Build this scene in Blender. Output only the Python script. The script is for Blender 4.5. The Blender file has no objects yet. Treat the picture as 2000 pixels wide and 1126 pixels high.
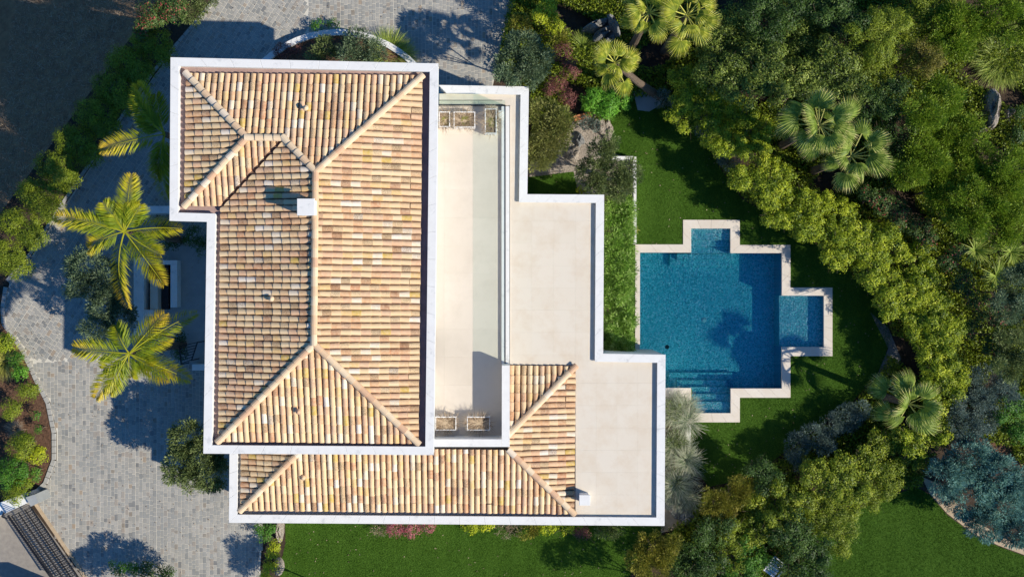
import bpy, math, random
import numpy as np
from mathutils import Vector, Matrix
from mathutils.geometry import tessellate_polygon
random.seed(7); rng = np.random.default_rng(11)
C = bpy.context.scene.collection
scene = bpy.context.scene

# ------------------------------------------------------------------ camera, world, sun
F, D = 1850.0, 42.0                     # focal length in photograph pixels, height of the drone in metres
cam = bpy.data.cameras.new('camera'); co = bpy.data.objects.new('camera', cam); C.objects.link(co)
cam.sensor_fit = 'HORIZONTAL'; cam.angle = 2*math.atan(1000/F); cam.clip_end = 500
co.location = (0, 0, D); scene.camera = co
SUN = Vector((1.243, -0.51, 1.0))       # towards the sun
elev = math.atan2(1, math.hypot(SUN.x, SUN.y))
w = bpy.data.worlds.new('World'); scene.world = w; w.use_nodes = True
nt = w.node_tree; bg = nt.nodes['Background']
sky = nt.nodes.new('ShaderNodeTexSky'); sky.sky_type = 'NISHITA'; sky.sun_disc = False
sky.sun_elevation = elev; sky.sun_rotation = math.atan2(SUN.x, SUN.y)
sky.ozone_density = 4.0; sky.air_density = 1.0; sky.dust_density = 0.3
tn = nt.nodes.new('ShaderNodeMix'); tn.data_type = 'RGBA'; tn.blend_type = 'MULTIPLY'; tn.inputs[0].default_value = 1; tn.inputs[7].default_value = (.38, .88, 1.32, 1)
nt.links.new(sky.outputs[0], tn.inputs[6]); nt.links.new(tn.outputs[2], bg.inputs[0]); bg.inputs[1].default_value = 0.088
sl = bpy.data.lights.new('sun', 'SUN'); sl.energy = 5.0; sl.angle = math.radians(0.5); sl.color = (1.0, 0.94, 0.81)
so = bpy.data.objects.new('sun', sl); C.objects.link(so)
so.rotation_euler = (-SUN).to_track_quat('-Z', 'Y').to_euler(); so.location = (20, -10, 30)
scene.view_settings.view_transform = 'Standard'; scene.view_settings.look = 'None'
scene.view_settings.exposure = 0.15; scene.view_settings.gamma = 1.0
scene.view_settings.use_curve_mapping = False
scene.render.engine = 'CYCLES'; scene.cycles.max_bounces = 6; scene.cycles.transparent_max_bounces = 24
scene.cycles.volume_bounces = 0; scene.cycles.use_denoising = True

def P(px, py, h=0.0):
    k = (D-h)/F
    return Vector(((px-1000)*k, (563-py)*k, h))
def S(h=0.0): return (D-h)/F            # metres per photograph pixel at height h

# ------------------------------------------------------------------ materials
def mat(name): 
    m = bpy.data.materials.new(name); m.use_nodes = True
    n = m.node_tree; b = n.nodes['Principled BSDF']; return m, n, b
def node(n, t, **kw):
    x = n.nodes.new(t)
    for k, v in kw.items(): setattr(x, k, v)
    return x
def ramp(n, stops, src, interp='LINEAR'):
    r = node(n, 'ShaderNodeValToRGB'); r.color_ramp.interpolation = interp
    e = r.color_ramp.elements
    while len(e) > 1: e.remove(e[-1])
    e[0].position = stops[0][0]; e[0].color = (*stops[0][1], 1)
    for p, c in stops[1:]:
        q = e.new(p); q.color = (*c, 1)
    n.links.new(src, r.inputs[0]); return r.outputs[0]
def noise(n, scale, detail=4, rough=.6, pos=None, dist=0.0):
    t = node(n, 'ShaderNodeTexNoise'); t.inputs['Scale'].default_value = scale
    t.inputs['Detail'].default_value = detail; t.inputs['Roughness'].default_value = rough
    t.inputs['Distortion'].default_value = dist
    if pos is None: pos = node(n, 'ShaderNodeNewGeometry').outputs['Position']
    n.links.new(pos, t.inputs['Vector']); return t.outputs['Fac']
def mix(n, fac, a, b, mode='MIX'):
    x = node(n, 'ShaderNodeMix', data_type='RGBA', blend_type=mode)
    if isinstance(fac, float): x.inputs[0].default_value = fac
    else: n.links.new(fac, x.inputs[0])
    for i, v in ((6, a), (7, b)):
        if isinstance(v, tuple): x.inputs[i].default_value = (*v, 1)
        else: n.links.new(v, x.inputs[i])
    return x.outputs[2]
def bump(n, b, h, strength=.4, dist=.02):
    u = node(n, 'ShaderNodeBump'); u.inputs['Strength'].default_value = strength; u.inputs['Distance'].default_value = dist
    n.links.new(h, u.inputs['Height']); n.links.new(u.outputs[0], b.inputs['Normal'])
def rnd_src(n, src):
    if src == 'obj': return node(n, 'ShaderNodeObjectInfo').outputs['Random']
    a = node(n, 'ShaderNodeAttribute'); a.attribute_name = 'rnd'; return a.outputs['Fac']
def simple(name, c1, c2, scale=6, rough=.8, bs=.2, spot=None, spec=.3, bd=.01):
    m, n, b = mat(name)
    f = noise(n, scale, 6, .65)
    col = ramp(n, [(.3, c1), (.7, c2)], f)
    if spot:
        f2 = noise(n, spot[1], 5, .7); mk = ramp(n, [(spot[2], (0, 0, 0)), (spot[2]+.14, (1, 1, 1))], f2)
        col = mix(n, mk, col, spot[0])
    n.links.new(col, b.inputs['Base Color']); b.inputs['Roughness'].default_value = rough
    b.inputs['Specular IOR Level'].default_value = spec
    bump(n, b, noise(n, scale*8, 4), bs, bd); return m

def tile_mat(name, src):
    m, n, b = mat(name); r = rnd_src(n, src)
    pal = [(0, (.74, .54, .31)), (.12, (.71, .46, .25)), (.24, (.76, .53, .30)), (.34, (.70, .42, .25)), (.44, (.77, .58, .35)),
           (.54, (.63, .36, .19)), (.62, (.76, .54, .30)), (.72, (.58, .29, .15)), (.75, (.78, .66, .50)), (.82, (.72, .47, .20)),
           (.855, (.66, .42, .26)), (.925, (.60, .40, .10)), (.95, (.46, .25, .14)), (.97, (.80, .70, .58))]
    base = ramp(n, pal, r, 'CONSTANT')
    f = noise(n, 9, 6, .7); base = mix(n, ramp(n, [(.4, (0, 0, 0)), (.75, (.8, .8, .8))], f), base, (.80, .57, .35))
    # lichen and soot specks, heavier on some tiles
    sp = noise(n, 42, 5, .8)
    r2 = node(n, 'ShaderNodeMath', operation='FRACT'); mu = node(n, 'ShaderNodeMath', operation='MULTIPLY'); mu.inputs[1].default_value = 17.37
    n.links.new(r, mu.inputs[0]); n.links.new(mu.outputs[0], r2.inputs[0])
    th = ramp(n, [(0, (0, 0, 0)), (.72, (.02, .02, .02)), (.80, (.10, .10, .10)), (1, (.22, .22, .22))], r2.outputs[0])
    ad = node(n, 'ShaderNodeMath', operation='ADD'); n.links.new(sp, ad.inputs[0]); n.links.new(th, ad.inputs[1])
    mk = ramp(n, [(.63, (0, 0, 0)), (.74, (.8, .8, .8))], ad.outputs[0])
    base = mix(n, mk, base, (.22, .13, .07))
    y = noise(n, 5, 5, .7); mk2 = ramp(n, [(.64, (0, 0, 0)), (.74, (.7, .7, .7))], y); base = mix(n, mk2, base, (.60, .38, .14))
    n.links.new(base, b.inputs['Base Color']); b.inputs['Roughness'].default_value = .85; b.inputs['Specular IOR Level'].default_value = .2
    bump(n, b, noise(n, 40, 4), .35, .01); return m
M = {}
M['tile_obj'] = tile_mat('clay_tile', 'obj'); M['tile'] = tile_mat('clay_tile_joined', 'mesh')
def cap_mat():
    m, n, b = mat('ridge_clay'); r = rnd_src(n, 'obj')
    base = ramp(n, [(0, (.72, .53, .34)), (.3, (.68, .46, .28)), (.6, (.74, .57, .38)), (.8, (.62, .38, .23)), (.95, (.74, .6, .45))], r, 'CONSTANT')
    f = noise(n, 14, 6, .7); base = mix(n, ramp(n, [(.58, (0, 0, 0)), (.75, (.6, .6, .6))], f), base, (.3, .2, .1))
    n.links.new(base, b.inputs['Base Color']); b.inputs['Roughness'].default_value = .85; bump(n, b, noise(n, 40, 4), .3, .01); return m
M['cap'] = cap_mat()
M['deck'] = simple('deck_groove_shade', (.16, .09, .06), (.26, .15, .10), 8)  # clay darkened: shade of the grooves between tiles put into the colour
M['gutter'] = simple('gutter_membrane', (.33, .22, .19), (.45, .31, .27), 3, .7, .2, ((.62, .58, .52), 7, .66))
M['white'] = simple('white_coping', (.75, .72, .68), (.81, .785, .745), 2.5, .6, .1, ((.58, .57, .55), 2.2, .57))
M['render'] = simple('white_render', (.76, .75, .72), (.82, .81, .78), 2, .8, .1)
def slab_mat(name, cols, stain):
    m, n, b = mat(name); r = rnd_src(n, 'obj'); base = ramp(n, cols, r)
    f = noise(n, 1.3, 7, .7); base = mix(n, ramp(n, [(.45, (0, 0, 0)), (.75, (.7, .7, .7))], f), base, stain)
    g = noise(n, 14, 6, .8); base = mix(n, ramp(n, [(.6, (0, 0, 0)), (.85, (.35, .35, .35))], g), base, (.45, .40, .33))
    n.links.new(base, b.inputs['Base Color']); b.inputs['Roughness'].default_value = .75; bump(n, b, noise(n, 60, 4), .12, .005); return m
M['flat'] = slab_mat('limestone', [(0, (.70, .61, .49)), (.5, (.72, .63, .51)), (1, (.71, .625, .51))], (.63, .50, .36))
M['terrace'] = slab_mat('terrace_stone', [(0, (.63, .545, .45)), (1, (.66, .575, .48))], (.57, .49, .40))
M['coping'] = slab_mat('pool_coping_stone', [(0, (.66, .58, .49)), (1, (.72, .64, .55))], (.60, .49, .38))
M['joint'] = simple('grout', (.6, .55, .47), (.64, .59, .51), 5)
M['concrete'] = simple('grey_concrete', (.30, .31, .30), (.37, .38, .37), 2)
def paver_mat():
    m, n, b = mat('granite_setts'); r = rnd_src(n, 'mesh')
    base = ramp(n, [(0, (.35, .325, .28)), (.18, (.30, .29, .26)), (.36, (.39, .36, .305)), (.52, (.32, .30, .26)), (.68, (.42, .385, .33)),
                    (.80, (.23, .225, .205)), (.87, (.33, .27, .21)), (.93, (.17, .165, .155)), (.965, (.25, .20, .145)), (.985, (.36, .25, .15))], r, 'CONSTANT')
    f = noise(n, .7, 4, .6); base = mix(n, ramp(n, [(.35, (0, 0, 0)), (.7, (.5, .5, .5))], f), base, (.40, .385, .35))
    f3 = noise(n, .33, 6, .65); base = mix(n, ramp(n, [(.48, (0, 0, 0)), (.68, (.45, .45, .45))], f3), base, (.24, .24, .23))
    g = noise(n, 30, 4, .7); base = mix(n, ramp(n, [(.4, (0, 0, 0)), (.8, (.5, .5, .5))], g), base, (.22, .215, .20))
    n.links.new(base, b.inputs['Base Color']); b.inputs['Roughness'].default_value = .7; bump(n, b, noise(n, 50, 4), .4, .01); return m
M['sett'] = paver_mat()
M['mortar'] = simple('mortar', (.58, .53, .44), (.66, .61, .52), 3)
M['kerb'] = simple('kerb_stone', (.33, .31, .28), (.44, .42, .38), 5)
M['soil'] = simple('garden_soil', (.035, .024, .016), (.085, .055, .035), 3, .95, .6, ((.14, .09, .055), 18, .6), bd=.05)
M['mulch'] = simple('bark_mulch', (.10, .05, .03), (.20, .11, .065), 9, .95, .8, ((.28, .20, .14), 25, .62), bd=.04)
M['sand'] = simple('sandy_ground', (.40, .29, .18), (.55, .42, .28), 4, .95, .5, ((.25, .17, .10), 9, .6))
M['field'] = simple('dry_field', (.15, .09, .05), (.30, .19, .10), 2.5, .95, .9, ((.42, .30, .17), 22, .6), bd=.05)
M['road'] = simple('dusty_road', (.24, .21, .18), (.33, .29, .24), 5, .9, .3)
M['rust'] = simple('weathered_steel', (.24, .13, .07), (.36, .20, .10), 9)
M['brick'] = simple('terracotta_brick', (.42, .15, .06), (.6, .26, .12), 30)
M['metal'] = simple('dark_metal', (.018, .018, .02), (.03, .03, .034), 10, .45)
M['rock'] = simple('grey_rock', (.14, .14, .14), (.30, .29, .27), 2.5, .9, 1, ((.4, .38, .34), 6, .6), bd=.06)
M['palerock'] = simple('pale_rock', (.36, .30, .24), (.58, .49, .40), 3, .9, 1, ((.20, .16, .13), 9, .52), bd=.12)
M['bark'] = simple('bark', (.10, .07, .05), (.22, .16, .11), 12, .95, 1, bd=.03)
M['frame'] = simple('window_frame', (.06, .06, .065), (.08, .08, .085), 5, .4)
M['dark'] = simple('dark_liner', (.02, .02, .022), (.03, .03, .032), 5, .5)
M['fabric'] = simple('pale_fabric', (.6, .6, .6), (.7, .69, .67), 8)

def grass_mat(name, a, b_, c_):
    m, n, b = mat(name)
    f = noise(n, .6, 5, .6); g = noise(n, 18, 6, .8)
    base = ramp(n, [(.3, a), (.7, b_)], f); base = mix(n, ramp(n, [(.4, (0, 0, 0)), (.75, (.8, .8, .8))], g), base, c_)
    n.links.new(base, b.inputs['Base Color']); b.inputs['Roughness'].default_value = .9; b.inputs['Specular IOR Level'].default_value = .1
    bump(n, b, g, .8, .03); return m
M['lawn'] = grass_mat('lawn_turf', (.052, .115, .012), (.074, .150, .018), (.036, .080, .008))

def leaf_mat(name, cols, trans=.3, rough=.5, spec=.3, k=1.45):
    cols = [tuple(min(.75, v*k) for v in c) for c in cols]
    m, n, b = mat(name); a = node(n, 'ShaderNodeAttribute'); a.attribute_name = 'rnd'
    base = ramp(n, [(i/(len(cols)-1), c) for i, c in enumerate(cols)], a.outputs['Fac'])
    n.links.new(base, b.inputs['Base Color']); b.inputs['Roughness'].default_value = rough; b.inputs['Specular IOR Level'].default_value = spec
    t = node(n, 'ShaderNodeBsdfTranslucent'); n.links.new(base, t.inputs[0])
    x = node(n, 'ShaderNodeMixShader'); x.inputs[0].default_value = trans
    n.links.new(b.outputs[0], x.inputs[1]); n.links.new(t.outputs[0], x.inputs[2])
    n.links.new(x.outputs[0], n.nodes['Material Output'].inputs[0]); return m
LM = {
 'laurel': leaf_mat('pittosporum_leaf', [(.035, .065, .005), (.13, .185, .010), (.28, .325, .016), (.46, .48, .04)]),
 'slope': leaf_mat('slope_shrub_leaf', [(.035, .06, .005), (.11, .155, .010), (.22, .26, .016), (.36, .37, .04)]),
 'lime': leaf_mat('lime_leaf', [(.10, .15, .01), (.28, .32, .015), (.50, .48, .02)]),
 'green': leaf_mat('green_leaf', [(.025, .07, .008), (.06, .16, .015), (.14, .26, .025)]),
 'bright': leaf_mat('bright_leaf', [(.04, .12, .008), (.10, .26, .02), (.22, .40, .05)]),
 'dark': leaf_mat('evergreen_leaf', [(.014, .028, .006), (.06, .095, .012), (.17, .22, .032), (.32, .36, .08)]),
 'dusk': leaf_mat('deep_green_leaf', [(.015, .035, .008), (.045, .09, .014), (.12, .18, .03)]),
 'olivey': leaf_mat('yellow_green_leaf', [(.05, .075, .006), (.14, .185, .012), (.29, .32, .025)]),
 'ochre': leaf_mat('ochre_leaf', [(.06, .06, .008), (.13, .12, .015), (.24, .19, .03)]),
 'olive': leaf_mat('olive_leaf', [(.04, .06, .02), (.11, .14, .045), (.24, .27, .11)], k=1.8),
 'olivegrey': leaf_mat('grey_olive_leaf', [(.03, .055, .03), (.10, .14, .07), (.26, .31, .19)], k=1.7),
 'oliveyel': leaf_mat('yellow_olive_leaf', [(.07, .09, .02), (.17, .18, .045), (.33, .31, .11)]),
 'silver': leaf_mat('silver_leaf', [(.07, .11, .09), (.17, .24, .20), (.38, .45, .38)], k=1.0),
 'bluegrey': leaf_mat('blue_grey_leaf', [(.03, .07, .065), (.09, .17, .14), (.22, .33, .27)], k=2.1),
 'acacia': leaf_mat('acacia_leaf', [(.05, .095, .008), (.145, .22, .016), (.30, .37, .045)]),
 'grassy': leaf_mat('rush_leaf', [(.06, .10, .015), (.17, .24, .03), (.36, .39, .09)]),
 'purple': leaf_mat('purple_leaf', [(.06, .02, .025), (.15, .05, .045), (.30, .15, .09)]),
 'red': leaf_mat('red_leaf', [(.10, .015, .015), (.30, .04, .04), (.42, .12, .10)]),
 'pink': leaf_mat('pink_flower', [(.16, .05, .06), (.36, .09, .13), (.45, .25, .20)]),
 'photinia': leaf_mat('photinia_leaf', [(.02, .045, .012), (.055, .10, .02), (.14, .19, .05)]),
 'palmfan': leaf_mat('fan_palm_leaf', [(.07, .11, .012), (.20, .24, .02), (.40, .38, .045), (.60, .50, .14)], .35),
 'palmfan2': leaf_mat('fan_palm_leaf_green', [(.05, .09, .012), (.14, .20, .025), (.26, .31, .06), (.50, .44, .16)], .35),
 'palm': leaf_mat('feather_palm_leaf', [(.06, .11, .006), (.20, .25, .012), (.42, .38, .02), (.55, .38, .04)], .35),
 'willow': leaf_mat('weeping_grass', [(.05, .08, .03), (.15, .20, .10), (.33, .37, .23), (.5, .48, .34)], k=1.1),
 'dry': leaf_mat('dry_twig', [(.12, .08, .05), (.28, .20, .13), (.50, .40, .28)]),
 'petal': leaf_mat('white_petal', [(.6, .6, .58), (.8, .8, .78)], k=1),
 'blade': leaf_mat('grass_blade', [(.040, .090, .009), (.072, .155, .014), (.12, .22, .03)], .3, .7, .1, k=1.2),
 'golden': leaf_mat('golden_conifer', [(.06, .07, .01), (.17, .17, .02), (.36, .30, .06)]),
 'sedge': leaf_mat('sedge', [(.10, .10, .02), (.26, .26, .04), (.45, .40, .12)]),
}
# water and glass
def water_mat():
    m, n, b = mat('pool_water'); n.nodes.remove(b); out = n.nodes['Material Output']
    tr = node(n, 'ShaderNodeBsdfTransparent'); gl = node(n, 'ShaderNodeBsdfGlossy'); gl.inputs['Roughness'].default_value = .03
    fr = node(n, 'ShaderNodeFresnel'); fr.inputs['IOR'].default_value = 1.33
    bp = node(n, 'ShaderNodeBump'); bp.inputs['Strength'].default_value = .9; bp.inputs['Distance'].default_value = .02
    n.links.new(noise(n, 16, 3, .6, dist=.6), bp.inputs['Height'])
    n.links.new(bp.outputs[0], gl.inputs['Normal']); n.links.new(bp.outputs[0], fr.inputs['Normal'])
    x = node(n, 'ShaderNodeMixShader'); n.links.new(fr.outputs[0], x.inputs[0]); n.links.new(tr.outputs[0], x.inputs[1]); n.links.new(gl.outputs[0], x.inputs[2])
    n.links.new(x.outputs[0], out.inputs[0])
    va = node(n, 'ShaderNodeVolumeAbsorption'); va.inputs['Color'].default_value = (.0, .76, .86, 1); va.inputs['Density'].default_value = .52
    n.links.new(va.outputs[0], out.inputs['Volume']); return m
M['water'] = water_mat()
def glass_mat():
    m, n, b = mat('balustrade_glass'); n.nodes.remove(b); out = n.nodes['Material Output']
    tr = node(n, 'ShaderNodeBsdfTransparent'); tr.inputs[0].default_value = (.90, .955, .935, 1)
    gl = node(n, 'ShaderNodeBsdfGlossy'); gl.inputs['Roughness'].default_value = .02
    x = node(n, 'ShaderNodeMixShader'); x.inputs[0].default_value = .05
    n.links.new(tr.outputs[0], x.inputs[1]); n.links.new(gl.outputs[0], x.inputs[2]); n.links.new(x.outputs[0], out.inputs[0]); return m
M['glass'] = glass_mat()
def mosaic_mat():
    m, n, b = mat('mosaic_painted_glints')
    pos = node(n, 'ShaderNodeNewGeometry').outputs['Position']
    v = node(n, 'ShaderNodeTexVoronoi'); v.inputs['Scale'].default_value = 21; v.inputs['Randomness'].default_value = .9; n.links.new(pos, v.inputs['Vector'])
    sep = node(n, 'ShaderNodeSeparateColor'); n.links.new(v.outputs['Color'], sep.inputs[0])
    a = ramp(n, [(0, (.05, .36, .38)), (.45, (.16, .70, .70)), (.82, (.36, .88, .86)), (.93, (.95, .98, .97))], sep.outputs[0])  # mosaic tones; the palest stops paint the water's sparkle into the tile colour
    f = noise(n, 17, 4, .7, dist=1.0); a = mix(n, ramp(n, [(.5, (0, 0, 0)), (.72, (.7, .7, .7))], f), a, (.46, .93, .94))  # pale ripples of light painted over the mosaic
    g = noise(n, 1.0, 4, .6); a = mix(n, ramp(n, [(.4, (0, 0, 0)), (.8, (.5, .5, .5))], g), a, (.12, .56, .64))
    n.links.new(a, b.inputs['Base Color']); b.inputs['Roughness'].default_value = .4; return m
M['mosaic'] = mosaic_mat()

# ------------------------------------------------------------------ mesh helpers
class MB:
    def __init__(s): s.v = []; s.f = []; s.r = []
    def add(s, vs, fs, r=0.0):
        o = len(s.v); s.v += [tuple(v) for v in vs]; s.f += [tuple(i+o for i in f) for f in fs]; s.r += [r]*len(fs)
    def box(s, x0, y0, z0, x1, y1, z1, r=0.0):
        s.add([(x0,y0,z0),(x1,y0,z0),(x1,y1,z0),(x0,y1,z0),(x0,y0,z1),(x1,y0,z1),(x1,y1,z1),(x0,y1,z1)],
              [(0,3,2,1),(4,5,6,7),(0,1,5,4),(1,2,6,5),(2,3,7,6),(3,0,4,7)], r)
    def prism(s, pts, z0, z1, r=0.0, bottom=True):        # pts: 2D ccw, convex or not
        n = len(pts); vs = [(p[0], p[1], z0) for p in pts]+[(p[0], p[1], z1) for p in pts]
        fs = [(i, (i+1) % n, n+(i+1) % n, n+i) for i in range(n)]
        if n <= 4: fs += [tuple(range(n, 2*n))] + ([tuple(reversed(range(n)))] if bottom else [])
        else:
            for t in tessellate_polygon([[Vector((p[0], p[1], 0)) for p in pts]]):
                fs.append(tuple(n+i for i in t)); 
                if bottom: fs.append(tuple(reversed(t)))
        s.add(vs, fs, r)
    def cbox(s, pts, z0, z1, b=.01, r=0.0):                # quad prism with a chamfered top
        c = sum((Vector((p[0], p[1])) for p in pts), Vector((0, 0)))/4
        ins = []
        for p in pts:
            d = c-Vector((p[0], p[1])); ins.append(Vector((p[0], p[1]))+d.normalized()*b*1.4)
        vs = [(p[0], p[1], z0) for p in pts]+[(p[0], p[1], z1-b) for p in pts]+[(p.x, p.y, z1) for p in ins]
        fs = [(i, (i+1) % 4, 4+(i+1) % 4, 4+i) for i in range(4)]+[(4+i, 4+(i+1) % 4, 8+(i+1) % 4, 8+i) for i in range(4)]+[(8, 9, 10, 11)]
        s.add(vs, fs, r)
    def bar(s, a, b, w, h=None, r=0.0):
        a, b = Vector(a), Vector(b); h = h or w; d = (b-a).normalized()
        u = d.cross(Vector((0, 0, 1))); u = Vector((1, 0, 0)) if u.length < 1e-3 else u.normalized(); v = u.cross(d)
        q = [u*w/2+v*h/2, -u*w/2+v*h/2, -u*w/2-v*h/2, u*w/2-v*h/2]
        s.add([a+k for k in q]+[b+k for k in q], [(0,1,2,3),(7,6,5,4),(0,4,5,1),(1,5,6,2),(2,6,7,3),(3,7,4,0)], r)
    def tube(s, pts, rad, seg=7, r=0.0):
        rings = []
        for i, p in enumerate(pts):
            p = Vector(p); a = Vector(pts[max(i-1, 0)]); b = Vector(pts[min(i+1, len(pts)-1)]); d = (b-a).normalized()
            u = d.cross(Vector((.3, .1, 1))).normalized(); v = d.cross(u)
            rings.append([p+(u*math.cos(2*math.pi*k/seg)+v*math.sin(2*math.pi*k/seg))*rad[i] for k in range(seg)])
        vs = [x for q in rings for x in q]; fs = []
        for i in range(len(pts)-1):
            for k in range(seg): fs.append((i*seg+k, i*seg+(k+1) % seg, (i+1)*seg+(k+1) % seg, (i+1)*seg+k))
        fs.append(tuple(reversed(range(seg)))); fs.append(tuple((len(pts)-1)*seg+k for k in range(seg)))
        s.add(vs, fs, r)
    def mesh(s, name, m, smooth=False):
        me = bpy.data.meshes.new(name); me.from_pydata(s.v, [], s.f); me.materials.append(m)
        at = me.attributes.new('rnd', 'FLOAT', 'FACE'); at.data.foreach_set('value', s.r)
        if smooth: me.polygons.foreach_set('use_smooth', [True]*len(me.polygons))
        me.update(); return me
    def build(s, name, m, parent=None, smooth=False): return link(name, s.mesh(name, m, smooth), parent)
def link(name, me, parent=None):
    o = bpy.data.objects.new(name, me); C.objects.link(o)
    if parent is not None:
        o.parent = parent
        if parent.type == 'EMPTY': o.matrix_parent_inverse = Matrix.Translation(-parent.location)
    return o
def thing(name, label, cat, loc=(0, 0, 0), group=None):
    o = bpy.data.objects.new(name, None); C.objects.link(o); o.location = loc; o.empty_display_size = .2
    o['label'] = label; o['category'] = cat
    if group: o['group'] = group
    return o
def tag(o, label, cat, group=None):
    o['label'] = label; o['category'] = cat
    if group: o['group'] = group
    return o
def stuff(o): o['kind'] = 'stuff'; return o
def struct(o): o['kind'] = 'structure'; return o
def poly_sheet(name, loops, z, m):
    L = [[Vector((p[0], p[1], 0)) for p in lp] for lp in loops]
    vs = [(p.x, p.y, z) for lp in L for p in lp]; mb = MB(); fs = []
    for t in tessellate_polygon(L):
        a, b, c = (Vector(vs[i]) for i in t)
        fs.append(t if (b-a).cross(c-a).z > 0 else tuple(reversed(t)))
    mb.add(vs, fs); return struct(mb.build(name, m))
def W(pts, h=0.0): return [P(x, y, h).to_2d() for x, y in pts]
def inside(poly, X, Y):
    X = np.asarray(X); Y = np.asarray(Y); r = np.zeros(X.shape, bool); n = len(poly)
    for i in range(n):
        x1, y1 = poly[i][0], poly[i][1]; x2, y2 = poly[(i+1) % n][0], poly[(i+1) % n][1]
        c = ((y1 > Y) != (y2 > Y)); 
        with np.errstate(divide='ignore', invalid='ignore'): xi = (x2-x1)*(Y-y1)/(y2-y1)+x1
        r ^= c & (X < xi)
    return r
def offset(poly, d):                                       # positive d moves inward for a ccw polygon
    n = len(poly); out = []
    for i in range(n):
        a, b, c = Vector(poly[i-1]), Vector(poly[i]), Vector(poly[(i+1) % n])
        d1 = (b-a).normalized(); d2 = (c-b).normalized(); n1 = Vector((-d1.y, d1.x)); n2 = Vector((-d2.y, d2.x))
        k = n1+n2; out.append(b+k*(d*2/k.length_squared)*1.0 if k.length > 1e-6 else b+n1*d)
    return out
def ccw(p):
    a = sum(p[i][0]*p[(i+1) % len(p)][1]-p[(i+1) % len(p)][0]*p[i][1] for i in range(len(p)))
    return p if a > 0 else list(reversed(p))
def ring_wall(mb, outer, inner, z0, z1):
    n = len(outer)
    for i in range(n):
        j = (i+1) % n
        mb.prism([outer[i], outer[j], inner[j], inner[i]], z0, z1)
def quad_mesh(name, V, m, rnd, per=4, parent=None):         # V: (N,per,3)
    N = len(V); me = bpy.data.meshes.new(name)
    me.vertices.add(N*per); me.vertices.foreach_set('co', V.reshape(-1).astype(np.float32))
    me.loops.add(N*per); me.loops.foreach_set('vertex_index', np.arange(N*per, dtype=np.int32))
    me.polygons.add(N); me.polygons.foreach_set('loop_start', np.arange(0, N*per, per, dtype=np.int32))
    at = me.attributes.new('rnd', 'FLOAT', 'FACE'); at.data.foreach_set('value', np.clip(rnd, 0, 1).astype(np.float32))
    me.materials.append(m); me.update(calc_edges=True); return link(name, me, parent)

# ------------------------------------------------------------------ outlines (photograph pixels)
POOL = [(1250,493),(1350,493),(1350,446),(1426.5,446),(1426.5,494),(1527,494),(1527,577),(1609,577),(1609,677),(1527,677),(1527,758),(1427,758),(1427,806),(1350,806),(1350,757),(1250,757)]
POOLO = [(1240,477),(1334,477),(1334,429),(1445,429),(1445,478),(1544,478),(1544,561),(1626,561),(1626,695),(1544,695),(1544,776),(1445,776),(1445,824),(1340,824),(1340,775),(1240,775)]
PZ = -.04
pool_w = W(POOL, 0); poolo_w = W(POOLO, 0)
hole = W([(1242,479),(1336,479),(1336,431),(1443,431),(1443,480),(1542,480),(1542,563),(1624,563),(1624,693),(1542,693),(1542,774),(1443,774),(1443,822),(1342,822),(1342,773),(1242,773)])
B = 130
hl0, hl1 = P(310, 0).to_2d(), P(-10, 430).to_2d(); hd_ = (hl0-hl1).normalized()
Pt = hl0+hd_*((B-hl0.y)/hd_.y); Pb = hl1-hd_*((hl1.x+B)/hd_.x)
ground = poly_sheet('ground', [[(-B,-B),(B,-B),(B,B),(Pt.x,B),(Pb.x,Pb.y)], hole], 0.0, M['soil'])
LAWN_E = W([(1030,345),(1120,335),(1135,382),(1190,480),(1241,480),(1241,310),(1200,300),(1185,250),(1215,195),(1290,185),(1350,230),(1400,320),(1450,390),(1540,440),(1640,510),(1725,600),(1740,660),(1720,720),(1660,790),(1560,860),(1470,930),(1385,950),(1345,900),(1352,760),(1200,760),(1200,600),(1020,500)])
poly_sheet('lawn', [LAWN_E, hole], .004, M['lawn'])
LAWN_S = W([(556,960),(1290,960),(1300,1030),(1260,1075),(1230,1126),(1225,1210),(545,1210),(548,1100),(558,1060)])
poly_sheet('lawn', [LAWN_S], .004, M['lawn'])
LAWN_R = W([(1560,1060),(1640,1010),(1720,975),(1790,950),(1815,965),(1850,1005),(1900,1042),(1950,1066),(2010,1088),(2100,1110),(2100,1220),(1560,1220)])
poly_sheet('lawn', [LAWN_R], .004, M['lawn'])
DRIVE = W([(432,-80),(425,0),(387,40),(306,142),(217,267),(128,398),(64,497),(20,548),(8,600),(10,632),(28,655),(50,686),(76,741),(99,786),(111,845),(111,897),(94,945),(66,968),(66,980),(165,1130),(215,1220),(530,1220),(508,1110),(515,1000),(600,850),(900,850),(990,400),(962,170),(985,60),(1005,0),(1010,-80)])
poly_sheet('driveway', [DRIVE], .004, M['mortar'])
FIELD = W([(-300,-200),(340,-200),(310,0),(230,90),(150,210),(60,340),(-10,430),(-300,800)])
hn = Vector((-hd_.y, hd_.x))
fm = MB(); far = 60; q0, q1 = hl0+hd_*60, hl1-hd_*60; fm.add([(q0.x, q0.y, 0), (q0.x+hn.x*9, q0.y+hn.y*9, -4.8), (q1.x+hn.x*9, q1.y+hn.y*9, -4.8), (q1.x, q1.y, 0), (q0.x+hn.x*far, q0.y+hn.y*far, -6.0), (q1.x+hn.x*far, q1.y+hn.y*far, -6.0)], [(0, 1, 2, 3), (1, 4, 5, 2)])
struct(fm.build('field', M['field']))
def zfield(X, Y): return -np.clip(((X-hl0.x)*hn.x+(Y-hl0.y)*hn.y)/1.875, 0, 4.8)
poly_sheet('road', [W([(-300,960),(0,985),(55,980),(165,1132),(215,1240),(-300,1240)])], .004, M['road'])
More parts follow.
